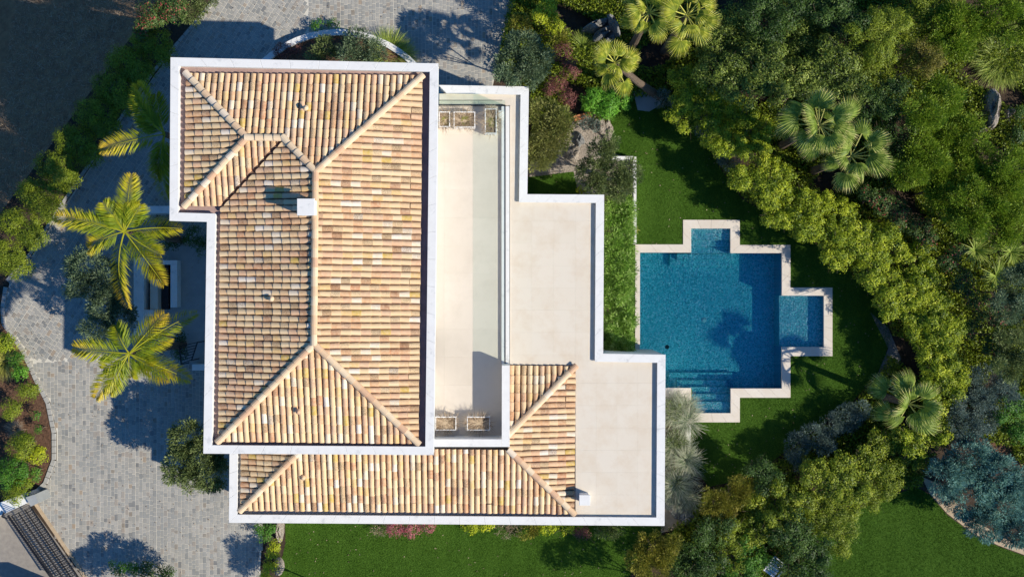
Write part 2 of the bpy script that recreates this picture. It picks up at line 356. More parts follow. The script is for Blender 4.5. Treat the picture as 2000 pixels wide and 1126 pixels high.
poly_sheet('flower_bed', [W([(-200,600),(5,600),(8,632),(22,655),(42,686),(66,741),(89,786),(101,845),(101,897),(84,940),(52,965),(-200,1000)])], .006, M['mulch'])
poly_sheet('sandy_ground', [W([(1800,930),(1835,945),(1870,985),(1920,1025),(1970,1055),(2100,1085),(2100,1110),(2010,1086),(1950,1064),(1900,1040),(1850,1002),(1815,962)])], .006, M['sand'])
poly_sheet('dirt_path', [W([(1900,850),(1930,845),(1975,870),(2060,905),(2060,940),(1990,915),(1930,885)])], .006, M['mulch'])
poly_sheet('gravel_bed', [W([(1034,310),(1100,270),(1120,235),(1170,220),(1192,240),(1200,300),(1240,312),(1240,380),(1130,380),(1120,335),(1034,346)])], .008, M['palerock'])
poly_sheet('gravel_bed', [W([(1302,940),(1345,960),(1370,1000),(1330,1030),(1290,1040)])], .008, M['sand'])
poly_sheet('gravel_bed', [W([(1700,610),(1735,640),(1760,700),(1740,760),(1700,760),(1735,680)])], .008, M['rock'])

# setts of the drive: one joined piece, each sett its own block
HOUSE_G = W([(520,170),(865,170),(1030,230),(1020,395),(1150,400),(1150,680),(1262,680),(1262,965),(520,965),(520,470),(450,470),(450,170)])
def setts():
    mb = MB(); cw = 6.9*S(); 
    dp = [(p.x, p.y) for p in DRIVE]; hp = [(p.x, p.y) for p in HOUSE_G]
    zones = [(0.0, lambda x, y: (y > 704) or (x > 600)), (math.radians(-33), lambda x, y: not ((y > 704) or (x > 600)))]
    for ang, ok in zones:
        ca, sa = math.cos(ang), math.sin(ang); col = 0
        for iu in range(-190, 190):
            u = iu*cw; v = -17+random.random()*.3
            ju = random.uniform(-.006, .006)
            while v < 17:
                ln = random.choice((.17, .2, .2, .22, .25, .3))
                x = ca*u-sa*(v+ln/2); y = sa*u+ca*(v+ln/2)
                px, py = x/S()+1000, 563-y/S()
                if -25 < px < 1015 and -25 < py < 1150 and ok(px, py) and inside(dp, [x], [y])[0] and not inside(hp, [x], [y])[0]:
                    g = .020; a0, a1, b0, b1 = u-cw/2+g/2+ju, u+cw/2-g/2+ju, v+g/2, v+ln-g/2
                    z = .013+random.uniform(-.002, .003); q = [(a0, b0), (a1, b0), (a1, b1), (a0, b1)]
                    q = [(ca*p+(-sa)*r+random.uniform(-.003, .003), sa*p+ca*r+random.uniform(-.003, .003)) for p, r in q]
                    i0 = len(mb.v)
                    mb.v += [(p[0], p[1], .004) for p in q]+[(p[0], p[1], z) for p in q]
                    mb.f += [(i0+4, i0+5, i0+6, i0+7)]+[(i0+i, i0+(i+1) % 4, i0+4+(i+1) % 4, i0+4+i) for i in range(4)]; mb.r += [random.random()]*5
                v += ln
    return mb
o = stuff(setts().build('stone_setts', M['sett'])); tag(o, 'small grey granite setts paving the curved driveway', 'paving')
# band of setts along the pattern change, kerb stones
def kerb_line(pts, wpx, ln, z, name, m, parent):
    q = W(pts); shared = 0
    for a, b in zip(q[:-1], q[1:]):
        L = (b-a).length; n = max(1, round(L/ln)); d = (b-a)/n; nn = Vector((-d.y, d.x)).normalized()*wpx*S()/2
        for i in range(n):
            s, e = a+d*(i+.03), a+d*(i+.97); mb = MB(); mb.cbox([s-nn, e-nn, e+nn, s+nn], .0, z, .008); mb.build(name, m, parent)
kb = thing('stone_kerb', 'curved grey stone kerb around the mulched shrub bed', 'kerb', P(100, 850))
KP = [(12,560),(6,600),(8,632),(25,655),(46,686),(71,741),(94,786),(106,845),(106,897),(89,943),(62,968)]
kerb_line(KP, 8, .3, .06, 'kerb_stone', M['kerb'], kb)
kb = thing('stone_kerb', 'straight kerb between the shaded hedge and the driveway', 'kerb', P(250, 230))
kerb_line([(428,-10),(390,35),(300,140),(212,266),(123,397),(60,495),(14,548)], 6, .35, .06, 'kerb_stone', M['kerb'], kb)

# ------------------------------------------------------------------ villa
villa = thing('villa', 'white two-storey villa with clay tile hip roofs and stone terraces', 'house', P(900, 563, 0))
HM, HL = 6.8, 3.67
MAINO = ccw(W([(333,112),(856,124),(847,888),(397,885),(404,433),(331,431)], HM))
LOWO = ccw(W([(856,166),(1033,169),(1030,379),(1180,380),(1178,690),(1300,692),(1298,1026),(447,1020),(449,780),(600,700),(856,600)], HL))
def part(name, mb, m, parent=villa, kind=None, smooth=False):
    o = mb.build(name, m, parent, smooth)
    return o
def coping_ring(poly, h, wd, skip=(), th=.06, ln=1.05, pname='parapet', z0=0.0, recess=0.0):
    outer = poly; inner = offset(poly, wd); n = len(poly)
    mb = MB(); wo = offset(poly, .025); wi = offset(poly, wd-.025); ro, ri = offset(poly, recess), offset(poly, recess+.25)
    for i in range(n):
        if i in skip: continue
        j = (i+1) % n; mb.prism([wo[i], wo[j], wi[j], wi[i]], h-.42 if recess else z0, h-th)
        if recess:
            mb.prism([wo[i], wo[j], ri[j], ri[i]], h-.55, h-.425); mb.prism([ro[i], ro[j], ri[j], ri[i]], z0, h-.552)
    base = mb.build(pname, M['render'], villa)
    for i in range(n):
        if i in skip: continue
        j = (i+1) % n; L = (outer[j]-outer[i]).length; k = max(1, round(L/ln))
        for t in range(k):
            a, b = t/k, (t+1)/k; g = .0025/L
            if t > 0: a += g
            if t < k-1: b -= g
            q = [outer[i].lerp(outer[j], a), outer[i].lerp(outer[j], b), inner[i].lerp(inner[j], b), inner[i].lerp(inner[j], a)]
            m2 = MB(); m2.cbox(q, h-th, h+random.uniform(0, .002), .006); m2.build('coping_stone', M['white'], base)
    return base, inner
main_par, main_in = coping_ring(MAINO, HM, .315, pname='main_wall', recess=.42)
# gutter sheet
mb = MB(); g = offset(MAINO, .2); mb.prism(g, 6.40, 6.52); mb.build('roof_gutter', M['gutter'], villa)
# lower block: skip the edges hidden inside the main block
skip = [i for i in range(len(LOWO)) if (lambda m: (P(455, 0, HL).x < m.x < P(858, 0, HL).x) and m.y > P(0, 800, HL).y)((LOWO[i]+LOWO[(i+1) % len(LOWO)])/2)]
low_par, low_in = coping_ring(LOWO, HL, .335, skip=skip, pname='lower_wall')
mb = MB(); mb.prism(offset(LOWO, .2), 3.30, 3.40); mb.build('lower_roof_base', M['gutter'], villa)

# clay roofs -------------------------------------------------------
TH = math.radians(-0.6); E0 = Vector((math.cos(TH), math.sin(TH))); N0 = Vector((-math.sin(TH), math.cos(TH)))   # roof frame axes
SL, PITCH, EX, TR = .27, .2355, .35, .107
def tile_profile(T=None, clip=None, ac=0.0, s0=0.0, lift=0.0, seg=6):
    """one barrel tile, coordinates (a, s, z above slope plane)"""
    vs = []; L = EX+.045
    js = []
    for end in (0, 1):
        for j in range(seg+1):
            th = math.pi*j/seg; r = TR*(1.0 if end == 0 else .87); a = ac-r*math.cos(th); z = .012+(r*.92)*math.sin(th)+(.018 if end == 0 else .0)+lift
            s = s0+(L if end else 0)
            if clip:
                lo, hi = clip(a)
                if lo is None: s = None
                else:
                    s2 = min(max(s, lo), hi); 
                    s = s2
            vs.append((a, s, z))
    return vs, seg
def tile_faces(seg): return [(j, j+1, seg+1+j+1, seg+1+j) for j in range(seg)]
def full_tile_mesh(i):
    vs, seg = tile_profile(); mb = MB()
    v3 = [(a+random.uniform(-.002, .002), s, z+SL*s+random.uniform(-.002, .002)) for a, s, z in vs]; inner = []
    for (a, s, z) in vs[:seg+1]: inner.append((a*.84, s+.001, (z-.04)*.84+.04-.008))
    k = len(v3); mb.add(v3+inner, tile_faces(seg)+[(j, k+j, k+j+1, j+1) for j in range(seg)])
    return mb.mesh('roof_tile', M['tile_obj'], False)
TMESH = [full_tile_mesh(i) for i in range(4)]
rest = MB(); fulls = []
def roof_face(A, e, g, poly, z0, nmax=None):
    """A: origin on the eave (2D), e: along eave, g: up the slope in plan; poly in (a,s)"""
    def clip(a):
        xs = []
        for i in range(len(poly)):
            (a1, s1), (a2, s2) = poly[i], poly[(i+1) % len(poly)]
            if (a1-a)*(a2-a) < 0: xs.append(s1+(s2-s1)*(a-a1)/(a2-a1))
        if len(xs) < 2: return None, None
        return min(xs), max(xs)
    amin = min(p[0] for p in poly); amax = max(p[0] for p in poly); smax = max(p[1] for p in poly)
    n = max(1, round((amax-amin)/PITCH)); pit = (amax-amin)/n
    for c in range(n):
        ac = amin+(c+.5)*pit+random.uniform(-.007, .007); coff = random.uniform(-.05, .05)
        for rrow in range(int(smax/EX)+2):
            s0 = rrow*EX+(random.uniform(-.012, .012)-.02 if rrow == 0 else coff+random.uniform(-.02, .02)); s0 = s0-EX if rrow == 99 else s0
            lims = [clip(ac-TR*.95), clip(ac), clip(ac+TR*.95)]
            if all(l[0] is None for l in lims): continue
            ok = all(l[0] is not None and l[0]-.05 <= s0 and l[1] >= s0+EX+.045 for l in lims)
            if lims[1][0] is None: continue
            lo0 = lims[1][0]; hi0 = lims[1][1]
            if hi0 < s0+.01 or lo0 > s0+EX: continue
            jit = random.uniform(-.010, .010)
            if ok:
                p = A+e*ac+g*s0; fulls.append((z0+SL*s0, p, e, g, jit)); continue
            def cl(a):
                l, h = clip(a)
                if l is None: l, h = lims[1]
                return (l-.05 if l < .06 else l), h
            vs, seg = tile_profile(None, cl, ac, s0)
            v3 = []
            for a, s, z in vs:
                q = A+e*a+g*s; v3.append((q.x, q.y, z0+SL*s+z))
            rest.add(v3, tile_faces(seg), random.random())
def deck_poly(mb, A, e, g, poly, z0):
    vs = [];
    for a, s in poly:
        q = A+e*a+g*s; vs.append((q.x, q.y, z0+SL*s))
    mb.add(vs, [tuple(range(len(vs)))])
caps = []
def hipline(p, q): caps.append((Vector(p), Vector(q)))
def loc2(x, y): return E0*x+N0*y
def tolocal(v): v = v.to_2d(); return v.dot(E0), v.dot(N0)
deck = MB()
ze = 6.60
xW = tolocal(P(430.5, 640, ze))[0]; xE = tolocal(P(821, 500, ze))[0]; yN = tolocal(P(600, 147, ze))[1]; yS = tolocal(P(600, 862, ze))[1]
xV = tolocal(P(364, 270, ze))[0]; yV = tolocal(P(396, 402, ze))[1]
hw = (xE-xW)/2; xr = xW+hw; yr0 = yN-hw; yr1 = yS+hw        # main ridge
wv = (yN-yV)/2; ywr = yN-wv; xw0 = xV+wv                     # wing ridge y, its west end x
xj = xW+wv                                                    # where wing ridge meets the valley / main west slope
def Z(s): return ze+SL*s
# E face: eave x=xE, e=+N0, g=-E0
roof_face(loc2(xE, yS), N0, -E0, [(0, 0), (yN-yS, 0), (yr0-yS, hw), (yr1-yS, hw)], ze); deck_poly(deck, loc2(xE, yS), N0, -E0, [(0, 0), (yN-yS, 0), (yr0-yS, hw), (yr1-yS, hw)], ze)
# S face
pl = [(0, 0), (xE-xW, 0), (hw, hw)]; roof_face(loc2(xW, yS), E0, N0, pl, ze); deck_poly(deck, loc2(xW, yS), E0, N0, pl, ze)
# W face main: from y=yS to valley
pl = [(0, 0), (yV-yS, 0), (ywr-yS, wv), (yr0-yS, hw), (yr1-yS, hw)]
vg = .10
roof_face(loc2(xW, yS), N0, E0, [(0, 0), (yV-yS-vg, 0), (ywr-yS-vg, wv), (yr0-yS, hw), (yr1-yS, hw)], ze); deck_poly(deck, loc2(xW, yS), N0, E0, pl, ze)
# N face: eave y=yN from xV to xE
pl = [(0, 0), (xE-xV, 0), (xr-xV, hw), (xj-xV, wv), (xw0-xV, wv)]; roof_face(loc2(xV, yN), E0, -N0, pl, ze); deck_poly(deck, loc2(xV, yN), E0, -N0, pl, ze)
# wing W face
pl = [(0, 0), (yN-yV, 0), (wv, wv)]; roof_face(loc2(xV, yV), N0, E0, pl, ze); deck_poly(deck, loc2(xV, yV), N0, E0, pl, ze)
# wing S face: eave y=yV from xV to xW, valley to xj
pl = [(0, 0), (xW-xV, 0), (xj-xV, wv), (xw0-xV, wv)]; roof_face(loc2(xV, yV), E0, N0, [(0, 0), (xW-xV-.05, 0), (xj-xV-.05, wv), (xw0-xV, wv)], ze); deck_poly(deck, loc2(xV, yV), E0, N0, pl, ze)
def v3(x, y, z): q = loc2(x, y); return (q.x, q.y, z)
hipline(v3(xr, yr1, Z(hw)), v3(xr, yr0, Z(hw)))
hipline(v3(xE, yN, Z(0)), v3(xr, yr0, Z(hw))); hipline(v3(xE, yS, Z(0)), v3(xr, yr1, Z(hw))); hipline(v3(xW, yS, Z(0)), v3(xr, yr1, Z(hw)))
hipline(v3(xV, yN, Z(0)), v3(xw0, ywr, Z(wv))); hipline(v3(xV, yV, Z(0)), v3(xw0, ywr, Z(wv))); hipline(v3(xw0, ywr, Z(wv)), v3(xj, ywr, Z(wv))); hipline(v3(xj, ywr, Z(wv)), v3(xr, yr0, Z(hw)))
# lower roof
zl = 3.52
lW = tolocal(P(472, 950, zl))[0]; lE = tolocal(P(1122, 860, zl))[0]; lS = tolocal(P(800, 998, zl))[1]; lN = tolocal(P(1050, 714, zl))[1]
wallx = tolocal(P(993, 780, 4.3))[0]; wally = tolocal(P(900, 876, 4.2))[1]
sd = wally-lS; se = lE-wallx
ap = (lE-wallx)
pl = [(0, 0), (lE-lW, 0), (lE-lW-ap, ap), (ap, ap)]
pl = [(0, 0), (lE-lW, 0), (lE-lW-sd, sd), (sd, sd)]
roof_face(loc2(lW, lS), E0, N0, pl, zl); deck_poly(deck, loc2(lW, lS), E0, N0, pl, zl)
half = (lN-lS)/2
pl = [(0, 0), (lN-lS, 0), (lN-lS-se, se), (se, se)] if se < half else [(0, 0), (lN-lS, 0), (half, half)]
roof_face(loc2(lE, lS), N0, -E0, pl, zl); deck_poly(deck, loc2(lE, lS), N0, -E0, pl, zl)
pl = [(0, 0), (se, 0), (0, se)]
roof_face(loc2(wallx, lN), E0, -N0, pl, zl); deck_poly(deck, loc2(wallx, lN), E0, -N0, pl, zl)
pl = [(0, 0), (3.2, 0), (3.2, 3.2)]
pl = [(0, 0), (3.0, 0), (3.0, 3.0)]
roof_face(loc2(lW, lS), N0, E0, pl, zl); deck_poly(deck, loc2(lW, lS), N0, E0, pl, zl)
hipline(v3(lE, lS, zl), v3(lE-sd, lS+sd, zl+SL*sd)); hipline(v3(lE, lN, zl), v3(lE-se, lN-se, zl+SL*se)); hipline(v3(lW, lS, zl), v3(lW+2.6, lS+2.6, zl+SL*2.6))
roof = deck.build('tiled_roof', M['deck'], villa)
random.shuffle(fulls); fulls.sort(key=lambda t: -t[0])
for i, (z, p, e, g, jit) in enumerate(fulls):
    Mx = Matrix(((e.x, g.x, 0, p.x), (e.y, g.y, 0, p.y), (0, 0, 1, z), (0, 0, 0, 1)))
    if i < 300:
        o = link('roof_tile', TMESH[i % 4], None); o.parent = roof
        o.matrix_basis = (Matrix.Translation(villa.location).inverted() @ Matrix.Translation(villa.location)) @ Mx @ Matrix.Translation((jit*.8, 0, abs(jit)*.6)) @ Matrix.Rotation(jit*4, 4, 'Z')
    else:
        me = TMESH[i % 4]; R = Mx @ Matrix.Translation((jit*.8, 0, abs(jit)*.6)) @ Matrix.Rotation(jit*4, 4, 'Z')
        rest.add([R @ v.co for v in me.vertices], [tuple(f.vertices) for f in me.polygons], random.random())
stuff(rest.build('roof_tiles', M['tile'], roof))
# ridge and hip caps
def cap_mesh():
    mb = MB(); seg = 7; L = .40; R = .135; vs = []
    for end in (0, 1):
        for j in range(seg+1):
            th = math.pi*(-.08+1.16*j/seg); r = R*(1 if end == 0 else .86); vs.append((-r*math.cos(th), L*end, r*.8*math.sin(th)+(.03 if end == 0 else 0)))
    k = len(vs); inn = [(a*.85, s, (z-.03)*.85+.02) for a, s, z in vs[:seg+1]]
    mb.add(vs+inn, tile_faces(seg)+[(j, k+j, k+j+1, j+1) for j in range(seg)]); return mb.mesh('ridge_tile', M['cap'], False)
CM = cap_mesh()
for a, b in caps:
    d = b-a; L = d.length; n = max(1, round(L/.345)); st = L/n; u = d.normalized()
    x = Vector((u.y, -u.x, 0)).normalized(); z = x.cross(u)
    for i in range(n):
        p = a+u*(st*i-(.06 if i == 0 else 0))+Vector((0, 0, .075))
        o = link('ridge_tile', CM, None); o.parent = roof
        o.matrix_basis = Matrix(((x.x, u.x, z.x, p.x), (x.y, u.y, z.y, p.y), (x.z, u.z, z.z, p.z), (0, 0, 0, 1))) @ Matrix.Rotation(random.uniform(-.03, .03), 4, 'Z')
# chimneys
def chimney(px, py, wd, dp, z0, z1, parent=villa):
    c = P(px, py, z1); mb = MB()
    mb.box(c.x-wd/2+.04, c.y-dp/2+.04, z0, c.x+wd/2-.04, c.y+dp/2-.04, z1-.22)
    ch = mb.build('chimney', M['render'], parent)
    mb = MB()
    for sx in (-1, 1):
        for sy in (-1, 1): mb.box(c.x+sx*(wd/2-.10)-.03, c.y+sy*(dp/2-.10)-.03, z1-.22, c.x+sx*(wd/2-.10)+.03, c.y+sy*(dp/2-.10)+.03, z1-.06)
    mb.build('cap_leg', M['render'], ch)
    mb = MB(); mb.cbox([(c.x-wd/2, c.y-dp/2), (c.x+wd/2, c.y-dp/2), (c.x+wd/2, c.y+dp/2), (c.x-wd/2, c.y+dp/2)], z1-.06, z1, .01); mb.build('chimney_cap', M['white'], ch)
chimney(597, 404, .62, .60, 7.0, 8.35); chimney(1142, 976, .44, .42, 3.4, 4.15)
for (px, py, zz) in ((597,211,7.05),(583,803,6.95),(530,583,7.15),(592,932,3.85)):
    c = P(px, py, zz+.2); mb = MB(); mb.tube([(c.x, c.y, zz-.2), (c.x, c.y, zz+.22)], [.05, .05], 10); mb.tube([(c.x, c.y, zz+.22), (c.x, c.y, zz+.30)], [.11, .02], 10)
    mb.build('roof_vent', M['cap'], villa)

# flat stone roof and terrace slabs
def slab_field(name, x0, y0, x1, y1, h, nx, ny, m, parent, th=.05):
    a = P(x0, y0, h); b = P(x1, y1, h); dx = (b.x-a.x)/nx; dy = (b.y-a.y)/ny
    for i in range(nx):
        for j in range(ny):
            g = .0006; p = [(a.x+dx*i+g, a.y+dy*(j+1)+g), (a.x+dx*(i+1)-g, a.y+dy*(j+1)+g), (a.x+dx*(i+1)-g, a.y+dy*j-g), (a.x+dx*i+g, a.y+dy*j-g)]
            mb = MB(); mb.cbox(p, h-th, h+random.uniform(0, .001), .0015); mb.build(name, m, parent)
mb = MB(); a = P(994, 384, 3.44); b = P(1284, 1012, 3.44); 
fr = MB(); fr.prism(offset(LOWO, .33), 3.40, 3.445); flat = fr.build('flat_roof', M['joint'], villa)
HF = 3.52
slab_field('roof_slab', 996, 183, 1019, 388, HF, 1, 4, M['flat'], flat)
slab_field('roof_slab', 996, 388, 1167, 692, HF, 4, 7, M['flat'], flat)
slab_field('roof_slab', 1124, 704, 1286, 1009, HF, 4, 7, M['flat'], flat)
slab_field('roof_slab', 996, 692, 1124, 712, HF, 3, 1, M['flat'], flat)
slab_field('roof_slab', 1124, 692, 1167, 704, HF, 1, 1, M['flat'], flat)
slab_field('roof_slab', 858, 183, 996, 206, HF, 3, 1, M['flat'], flat)
HT = 3.36
tb = MB(); a = P(800, 207, HT); b = P(985, 868, HT); tb.box(a.x, b.y, 3.41-.1, b.x, a.y, HT-.04) if False else tb.box(a.x, b.y, 3.0, b.x, a.y, HT-.045)
# clear the flat base where the sunken terrace lies: the terrace is a shell of its own, a little above the base
HT = 3.50
tb = MB(); tb.box(a.x, b.y, 3.446, b.x, a.y, HT-.045) if HT-.045 > 3.446 else None
ter = tb.build('terrace', M['joint'], villa)
slab_field('terrace_slab', 812, 208, 979, 860, HT, 3, 12, M['terrace'], ter, .04)
# low kerb under the glass, outer ledge
def wbox(name, x0, y0, x1, y1, h0, h1, m, parent=villa, ref=None, ch=.006):
    a = P(x0, y0, h1 if ref is None else ref); b = P(x1, y1, h1 if ref is None else ref); mb = MB()
    mb.cbox([(a.x, b.y), (b.x, b.y), (b.x, a.y), (a.x, a.y)], h0, h1, ch); return mb.build(name, m, parent)
wbox('terrace_kerb', 979.5, 207.5, 985.5, 712, 3.45, HT+.12, M['white'])
wbox('terrace_ledge', 987.5, 207.5, 995, 712, 3.45, HT+.10, M['white'])
wbox('terrace_wall', 980, 713, 995.5, 872, 3.2, 4.47, M['white'])
wbox('terrace_wall', 848, 857, 979.8, 872, 3.2, 4.47, M['white'])
# glass balustrade
bal = thing('glass_balustrade', 'clear green-tinted glass balustrade edging the upper stone terrace', 'balustrade', P(986, 450, HT))
gx = P(986.5, 0, HT+.1).x; gtop = HT+1.05
y0, y1 = P(0, 206, HT).y, P(0, 711, HT).y; n = 9; dy = (y1-y0)/n
for i in range(n):
    mb = MB(); mb.box(gx-.008, y0+dy*(i+1)+.006, HT+.0, gx+.008, y0+dy*i-.006, gtop); mb.build('glass_panel', M['glass'], bal)
xg0 = P(852, 0, HT).x; n = 2; yy = P(0, 206.5, HT+.05).y+.02
for i in range(2):
    dx = (gx-xg0)/2; mb = MB(); mb.box(xg0+dx*i+.006, yy-.008, HT+.02, xg0+dx*(i+1)-.012, yy+.008, gtop); mb.build('glass_panel', M['glass'], bal)
mb = MB(); mb.box(gx-.014, y1, HT+.012, gx+.014, y0, HT+.14); mb.build('base_channel', M['metal'], bal)
mb = MB(); mb.box(xg0, yy-.014, HT+.012, gx-.016, yy+.014, HT+.10); mb.build('base_channel', M['metal'], bal)
mb = MB(); mb.bar((xg0, yy, gtop+.012), (gx-.1, yy, gtop+.012), .02, .02); mb.build('handrail', M['metal'], bal)
# terrace windows in the wall of the main block
xwall = MAINO[[i for i in range(6)][0]]
ex = P(849, 500, HM).x-.44
for yp in (260, 400, 540, 680):
    yc = P(0, yp, 4.6).y; mb = MB(); mb.box(ex-.02, yc-.9, HT+.02, ex+.035, yc+.9, HT+2.3); wdw = mb.build('terrace_door', M['frame'], villa)
    for s in (-1, 1):
        mb = MB(); mb.box(ex+.036, yc+s*.45-.39, HT+.1, ex+.042, yc+s*.45+.39, HT+2.2); mb.build('pane', M['glass'], wdw)

# planters on the terrace
def leaves(mb_list, *a): pass
def strands(centre, n, rx, ry, h, ln, wdt, seed_rnd=(0, 1), up=.8, droop=.5, k=3, base_r=None):
    """curved narrow blades as strips of k quads -> (N*k,4,3)"""
    cx, cy, cz = centre; base_r = base_r if base_r is not None else .4
    ang = rng.uniform(0, 2*np.pi, n); rr = np.sqrt(rng.uniform(0, 1, n))*base_r
    p = np.stack([cx+np.cos(ang)*rr*rx, cy+np.sin(ang)*rr*ry, np.full(n, cz)], 1)
    az = ang+rng.normal(0, .6, n); u = np.clip(rng.normal(up, .25, n), .05, 1.5)
    d = np.stack([np.cos(az), np.sin(az), u], 1); d /= np.linalg.norm(d, axis=1)[:, None]
    L = ln*rng.uniform(.5, 1.1, n)/k; side = np.stack([-np.sin(az), np.cos(az), rng.normal(0, .3, n)], 1)*wdt/2
    out = []; rv = rng.uniform(*seed_rnd, n); rr_ = []
    for i in range(k):
        q = p+d*L[:, None]; w0 = 1-i/k*.7; w1 = 1-(i+1)/k*.8
        out.append(np.stack([p-side*w0, p+side*w0, q+side*w1, q-side*w1], 1)); rr_.append(np.clip(rv+i*.12, 0, 1))
        p = q; d = d+np.array([0, 0, -droop/k]); d /= np.linalg.norm(d, axis=1)[:, None]
    return np.concatenate(out), np.concatenate(rr_)
def planter(x0, y0, x1, y1, label, seed, h=.42):
    ht = HT+h; a = P(x0, y0, ht); b = P(x1, y1, ht); t = thing('planter', label, 'planter', ((a.x+b.x)/2, (a.y+b.y)/2, HT), 'planter boxes on the terrace')
    o_ = ccw([Vector((a.x, a.y)), Vector((b.x, a.y)), Vector((b.x, b.y)), Vector((a.x, b.y))]); mb = MB(); ring_wall(mb, o_, offset(o_, .035), HT+.003, ht); mb.build('box', M['white'], t)
    mb = MB(); mb.prism(offset(o_, .037), HT+.05, ht-.07); mb.build('soil', M['sand'], t)
    V, r = strands(((a.x+b.x)/2, (a.y+b.y)/2, ht-.08), 300, abs(b.x-a.x), abs(a.y-b.y), .3, .38, .016, (0, .9), .5, .7, 3, .5)
    quad_mesh('dry_plant', V, LM['dry'], r, 4, t)
    if seed:
        V, r = strands(((a.x+b.x)/2+.05, (a.y+b.y)/2-.05, ht-.08), 90, .25, .25, .2, .14, .014, (0, .7), .9, .3, 2, .6); quad_mesh('green_tuft', V, LM['sedge'], r, 4, t)
planter(857, 218, 879, 248, 'white planter box by the house wall with dry stalks, north end', 1)
planter(886, 218, 928, 249, 'wide white planter with dry stalks, middle of the north row', 1)
planter(947, 212, 970, 261, 'long upright white planter of dry weeds beside the glass corner', 1)
planter(850, 813, 891, 840, 'white planter of dry twigs against the house wall, south end', 0)
planter(912, 813, 957, 840, 'white planter of spreading dry twigs in the shaded south corner', 0)
o = wbox('lamp_box', 973.5, 216, 981.5, 230, HT+.002, HT+.3, M['white'], None); tag(o, 'small white box light beside the long planter', 'lamp')

# ------------------------------------------------------------------ entrance court (west side, in the shade of the house)
ent = thing('entrance_walls', 'blue-shaded white entrance walls and planters beside the villa door', 'garden wall', P(300, 560))
wbox('side_wall', 261, 503, 281, 655, 0, .6, M['white'], ent)
wbox('inner_beam', 293, 545, 308, 604, 0, .45, M['flat'], ent)
wbox('frame_wall', 318, 508, 346, 516, 0, .5, M['white'], ent)
wbox('frame_wall', 333, 516.3, 346, 600, 0, .5, M['white'], ent)
wbox('frame_wall', 282, 604.5, 300, 617, 0, .5, M['white'], ent)
wbox('pit_floor', 282, 517, 333, 604, 0.0, .03, M['dark'], ent)
poly_sheet('entrance_paving', [W([(330,480),(470,480),(470,712),(350,712),(330,640)])], .03, M['concrete'])
o = wbox('garden_wall', 272, 402, 345, 416, 0, 1.0, M['white'], None); tag(o, 'short white wall between the feather palms and house corner', 'wall')
o = wbox('stone_step', 375, 711, 430, 723, 0, .5, M['render'], None); tag(o, 'low white block at the south end of the entrance court', 'step')
ra = thing('metal_railing', 'black barred metal gate leaf ajar by the entrance court', 'gate', P(365, 690))
A = P(352, 708, .9); Bq = P(386, 670, .9); A2 = P(352, 712, .1); 
for k in range(7):
    a = P(350+k*.6, 676+k*5.6, 1.0); b = P(386-k*1.8, 668+k*5.6, 1.0); mb = MB(); mb.bar(a, b, .03); mb.build('bar', M['metal'], ra)
mb = MB(); mb.bar(P(386, 667, 1.02), P(374, 704, 1.02), .04); mb.bar(P(350, 675, 1.02), P(354, 712, 1.02), .04)
for q in ((386, 668), (374, 703), (350, 676), (354, 711)): 
    c = P(q[0], q[1], 1.0); mb.bar((c.x, c.y, 0), (c.x, c.y, 1.0), .04)
mb.build('gate_frame', M['metal'], ra)

# ------------------------------------------------------------------ entry gate, bottom left
gt = thing('sliding_gate', 'long black slatted driveway gate lying between rail and wall', 'gate', P(110, 1050))
ga, gb = P(62, 988, 0), P(172, 1150, 0)
du = (gb-ga).normalized(); gh = 1.7; n = 34; L = (gb-ga).length
for i in range(n):
    p = ga+du*(L*i/n+.03); mb = MB(); mb.bar((p.x, p.y, .08), (p.x, p.y, gh), .03, .03); mb.build('slat', M['metal'], gt)
mb = MB()
for zz in (.1, .6, 1.15, gh): mb.bar(ga+Vector((0, 0, zz)), gb+Vector((0, 0, zz)), .045, .045)
mb.build('gate_rail', M['metal'], gt)
wl = thing('gate_wall', 'cream rendered wall with pillar end beside the driveway gate', 'wall', P(30, 990))
q = W([(-60,1003),(55,961),(64,976),(-60,1034)], 0.9); mb = MB(); mb.prism(ccw(q), 0, .9); mb.build('wall', M['render'], wl)
q = W([(42,974),(60,968),(67,984),(52,992)], 1.5); mb = MB(); mb.prism(ccw(q), 0, 1.15); mb.build('pillar', M['concrete'], wl)
mb = MB(); mb.bar(P(8, 1000, 1.0), P(4, 1008, 1.0), .06); mb.bar(P(4, 1008, 1.0), P(14, 1012, 1.0), .05); o = mb.build('wall_bracket', M['metal'], wl)
mb = MB(); c = P(52, 1132, 0); a0, b0 = P(16, 1006), P(110, 1140)
mb.bar(a0+Vector((0, 0, .02)), b0+Vector((0, 0, .02)), .09, .03); o = mb.build('gate_track', M['metal']); tag(o, 'dark straight gate track set in the dusty road', 'track')
mb = MB(); mb.bar(P(66, 978, .02), P(176, 1140, .02), .14, .05); o = mb.build('edge_strip', M['sand']); tag(o, 'sandy edging strip between the driveway setts and gate', 'kerb')
q = P(105, 1150, 0); mb = MB(); mb.box(q.x-.35, q.y-.25, 0, q.x+.35, q.y+.25, 1.9); o = mb.build('gate_pier', M['render']); tag(o, 'rendered gate pier just past the bottom-left edge', 'pillar')

